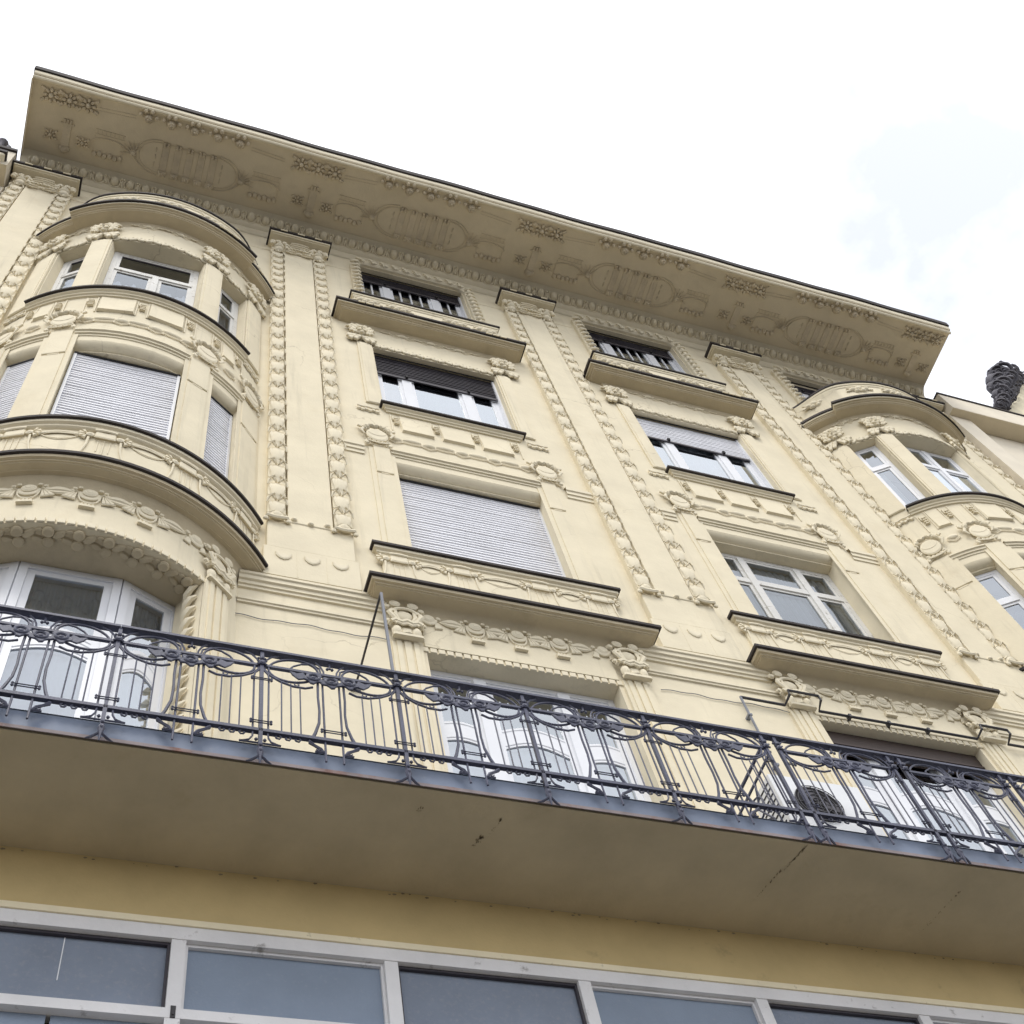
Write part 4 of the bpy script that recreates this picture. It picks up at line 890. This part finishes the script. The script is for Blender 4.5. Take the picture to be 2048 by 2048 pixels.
for i, (a, c) in enumerate(zip(posts, posts[1:])): rail_panel(RA, a, c, i == 0)
for i, x in enumerate(posts): rail_post(RA, x, (-1, 1) if 0 < i < len(posts)-1 else ((1,) if i == 0 else (-1,)))
for nm, z, rz, dy in (('handrail', 8.705, .011, .026), ('bottom_rail', 7.86, .013, .016)): put(nm, MB().box(1.226, 1.2825, YR-dy, YR+dy, z-rz, z+rz).mesh(nm, 'iron', 0), RA)
RB = empty('balcony_railing', (4.0, YR, ZT), 'dark grey wrought iron balcony railing with doubled posts in front of the air conditioner', 'railing')
secs = [(1.335, 2.31), (2.41, 3.33), (3.43, 4.36), (4.46, 5.39), (5.49, 6.42), (6.52, 7.45), (7.55, 8.48), (8.58, 9.51)]
for a, c in secs:
    rail_panel(RB, a, c, True, True); rail_post(RB, a, (1,)); rail_post(RB, c, (-1,))
# divider grille running back to the wall
DV = empty('divider_grille', (1.28, -.45, ZT), 'dark scrolled iron divider grille between railing and wall beside the air conditioner', 'grille')
yz = lambda y, z: (1.28, y, z)
for nm, z, r in (('top_rail', 8.69, .014), ('mid_rail', 8.56, .011), ('bottom_rail', 7.88, .013)): put(nm, MB().tube([yz(-.88, z), yz(-.01, z)], r, 4).mesh(nm, 'iron', 0), DV)
for y in (-.78, -.66, -.30, -.18, -.06): put('bar', MB().tube([yz(y, 7.82), yz(y, 8.68)], .007, 6).mesh('bar', 'iron'), DV)
for z0, s in ((8.10, 1), (8.36, -1), (7.99, -1)):
    put('scroll', MB().tube([yz(-.48+s*(.02+.012*t)*cos(t), z0+(.02+.012*t)*sin(t)) for t in lin(0, 9, 28)], .008, 5).mesh('scroll', 'iron'), DV)
put('scroll_stem', MB().tube([yz(-.56, 7.88), yz(-.60, 8.15), yz(-.50, 8.35), yz(-.58, 8.56)], .009, 5).mesh('scroll_stem', 'iron'), DV)

# rods rising from the railing
AR = empty('stay_rod', (-1.56, -.9, 8.71), 'grey iron rod rising from railing post and braced back to the wall', 'rod')
put('upright', MB().tube([(-1.565, YR+.012, 8.70), (-1.575, YR+.012, 9.78)], .013, 4).mesh('upright', 'pipe', 0), AR)
put('brace', MB().tube([(-1.575, YR+.012, 9.785), (-1.545, -.02, 9.80)], .011, 4).mesh('brace', 'pipedark', 0), AR)
put('wall_plate', MB().box(-1.585, -1.505, -.02, .0, 9.75, 9.85).mesh('wall_plate', 'pipedark', 0), AR)

# ------------------------------------------------------------------ air conditioner, pipe, cable
AC = empty('air_conditioner', (2.02, -.25, 8.38), 'white outdoor air conditioner with round dark fan grille on the balcony wall', 'air conditioner')
ax0, ax1, az0, az1, ay0, ay1 = 1.62, 2.44, 8.36, 8.97, -.40, -.10
b = MB(); b.box(ax0, ax1, ay0+.012, ay1, az0, az1); b.bbox(ax0+.004, ax1-.004, az0+.004, az1-.004, .014, .010, ay0+.013); put('casing', b.mesh('casing', 'acwhite', 0), AC)
fcx, fcz = ax0+.33, (az0+az1)/2
put('fan_recess', MB().disc(fcx, fcz, .20, .004, 28, .3, ay0-.0015).mesh('fan_recess', 'black', 0), AC)
for r in (.06, .10, .14, .175, .20): put('guard_ring', MB().tube([(fcx+r*cos(a), ay0-.014, fcz+r*sin(a)) for a in lin(0, 2*pi, 29)[:-1]], .004, 4, closed=True).mesh('guard_ring', 'pipedark'), AC)
for a in lin(0, pi, 5)[:-1]: put('guard_spoke', MB().tube([(fcx-.20*cos(a), ay0-.011, fcz-.20*sin(a)), (fcx+.20*cos(a), ay0-.011, fcz+.20*sin(a))], .004, 4).mesh('guard_spoke', 'pipedark'), AC)
for i in range(3):
    b = MB(); b.T = Matrix.Translation((fcx, ay0-.006, fcz)) @ Matrix.Rotation(2*pi*i/3, 4, 'Y'); b.prism([(.03, -.03), (.16, -.08), (.175, .02), (.05, .04)], .004, .001); put('fan_blade', b.mesh('fan_blade', 'dshutter', 0), AC)
for i, z in enumerate(lin(az0+.06, az1-.06, 9)): put('side_slot', MB().box(ax0-.003, ax0+.002, ay0+.05, ay1-.05, z-.008, z+.008).mesh('side_slot', 'black', 0), AC)
for x in (ax0+.12, ax1-.12): put('wall_bracket', MB().box(x-.02, x+.02, -.42, -.0, az0-.04, az0-.002).box(x-.019, x+.019, -.03, 0, az0-.30, az0-.041).mesh('wall_bracket', 'acwhite', 0), AC)

PI_ = empty('conduit_pipe', (2.1, -.06, 10.58), 'dark thin conduit pipe clamped across the wall above the brown shutter box', 'pipe')
yw = -.05; yo = -.155
hp = [(2.10, yw, 10.575), (2.56, yw, 10.57), (2.575, yo, 10.60), (2.58, yo, 10.665), (2.90, yo, 10.66), (2.905, yo, 10.60), (2.92, yw, 10.57), (4.68, yw, 10.57), (4.695, yo, 10.60), (4.70, yo, 10.66), (5.02, yo, 10.655), (5.025, yo, 10.60), (5.04, yw, 10.57), (6.05, yw, 10.57)]
put('run', MB().tube(hp, .014, 6).mesh('run', 'pipedark'), PI_)
put('drop_pipe', MB().tube([(2.10, yw, 10.58), (2.09, yw, 9.9), (2.08, yw, 8.97)], .012, 6).mesh('drop_pipe', 'pipe'), PI_)
for x in (3.25, 3.68, 4.12, 5.4): put('clamp', MB().box(x-.014, x+.014, yw-.018, 0, 10.55, 10.592).mesh('clamp', 'pipedark', 0), PI_)
for z in (10.30, 9.6): put('clamp', MB().box(2.075, 2.115, yw-.016, 0, z-.012, z+.012).mesh('clamp', 'pipe', 0), PI_)
def cable(x0, x1, z0, sag, nm, lab):
    pts = [(x, -.012, z0+.012*sin(x*9)+.008*sin(x*23+1)-sag*sin(pi*(x-x0)/(x1-x0))) for x in lin(x0, x1, 28)]
    put(nm, MB().tube(pts, .0042, 5).mesh(nm, 'pipedark' if False else 'pipe'), None, I4, lab, 'cable')
cable(-2.52, -1.22, 10.56, .0, 'cable', 'thin wavy cable on the wall below the string course behind the rod')
cable(1.30, 2.66, 10.54, .0, 'cable', 'thin wavy cable on the wall ending at the conduit pipe')

# ------------------------------------------------------------------ neighbouring houses
NL = empty('neighbour_house', (-11, 0, 0), 'lower pinkish neighbour house with dark eaves ornament left of the cream house', 'building')
def nb(par, name, b, mat, sm=0): return put(name, b.mesh(name, mat, sm), par)
nb(NL, 'wall', MB().box(-17, X0-.03, .0, 9, 0, 20.9), 'pink')
nb(NL, 'eaves', MB().box(-17, X0-.04, -.325, 9, 20.915, 21.68), 'pink')
nb(NL, 'eaves_soffit', MB().box(-17, X0-.045, -.32, .0, 20.90, 20.913), 'soffit')
nb(NL, 'roof_flashing', MB().box(-17, X0-.04, -.36, 9, 21.685, 21.79), 'metal')
nb(NL, 'ledge_cap', MB().box(-17, -6.20, -.47, -.326, 21.06, 21.15), 'metal')
nb(NL, 'bracket', MB().prism([(-6.5, 20.92), (-6.30, 20.92), (-6.24, 21.0), (-6.22, 21.055), (-6.5, 21.055)], .12, .02, -.326), 'relief')
fin = MB(); fin.tube([(-6.43, -.30, 21.79), (-6.43, -.30, 21.95), (-6.43, -.30, 22.05), (-6.43, -.30, 22.14), (-6.43, -.30, 22.20)], [.06, .04, .05, .085, .05], 10); nb(NL, 'finial', fin, 'stone', 40)
fin = MB(); fin.tube([(-6.32, -.30, 21.79), (-6.32, -.30, 21.92), (-6.32, -.30, 21.99), (-6.32, -.30, 22.06)], [.06, .03, .04, .015], 9); nb(NL, 'finial', fin, 'stone', 40)
NR = empty('neighbour_house', (14, 0, 0), 'pinkish neighbour house with carved dark stone gable ornament right of the cream house', 'building')
nb(NR, 'wall', MB().box(X1+.03, 24, .0, 9, 0, 21.13), 'pink')
nb(NR, 'corner_pier', MB().box(X1+.035, 10.50, -.17, -.001, 0, 21.134), 'pink')
nb(NR, 'eaves', MB().box(X1+.04, 24, -.325, 9, 21.15, 21.77), 'pink')
nb(NR, 'eaves_soffit', MB().box(X1+.045, 24, -.32, .0, 21.136, 21.148), 'soffit')
nb(NR, 'roof_flashing', MB().box(X1+.04, 24, -.345, 9, 21.775, 21.83), 'metal')
nb(NR, 'gable', MB().prism([(13.64, 24.7), (14.4, 25.2), (18, 25.2), (18, 21.84), (11.75, 21.84), (11.96, 22.31), (12.54, 22.98), (12.92, 23.33), (13.17, 23.87)], .4, .0, .19), 'strip')
ORNB = [(13.17, 24.55, 0.16), (12.97, 24.46, 0.11), (13.58, 24.9, 0.11), (13.15, 24.28, 0.14), (12.66, 23.86, 0.14), (12.28, 23.33, 0.1), (12.55, 23.49, 0.14), (12.8, 23.7, 0.12), (12.14, 22.9, 0.11), (12.23, 22.86, 0.11), (12.52, 23.15, 0.08), (11.88, 22.43, 0.1), (12.04, 22.52, 0.07), (11.62, 22.06, 0.08), (11.75, 22.11, 0.07), (13.53, 24.57, 0.1), (13.8, 24.86, 0.07), (13.97, 25.0, 0.07), (13.37, 25.02, 0.03), (12.63, 24.09, 0.03), (12.1, 23.23, 0.03), (13.89, 25.44, 0.03)]
spin = Vector((-.5, -.62, -.6)).to_track_quat('Z', 'Y').to_matrix().to_4x4()
for q_, (X_, Z_, r_) in enumerate(ORNB):
    b = MB(); b.ball((X_, -.32, Z_), r_*(1.7 if q_ < 8 else 1.4), 10, 7, (1.2, .8, 1.2)); b.T = Matrix.Translation((X_, -.32, Z_)) @ spin
    if r_ > .05:
        sg = 1 if q_ % 2 else -1
        b.tube([(sg*r_*1.5*(1-t/11)*cos(t+q_), r_*1.5*(1-t/11)*sin(t+q_), r_*(1.25+.4*t/9)) for t in lin(0, 9, 20)], [r_*.30*(1-.05*t) for t in lin(0, 9, 20)], 6)
        b.ball((0, 0, r_*1.55), r_*.35, 7, 5)
        for k_ in range(5): b.ball((r_*1.7*cos(k_*1.3+q_), r_*1.7*sin(k_*1.3+q_), r_*.8), r_*.28, 6, 4)
    b.T = None; nb(NR, 'carved_scroll', b, 'stone', 60)
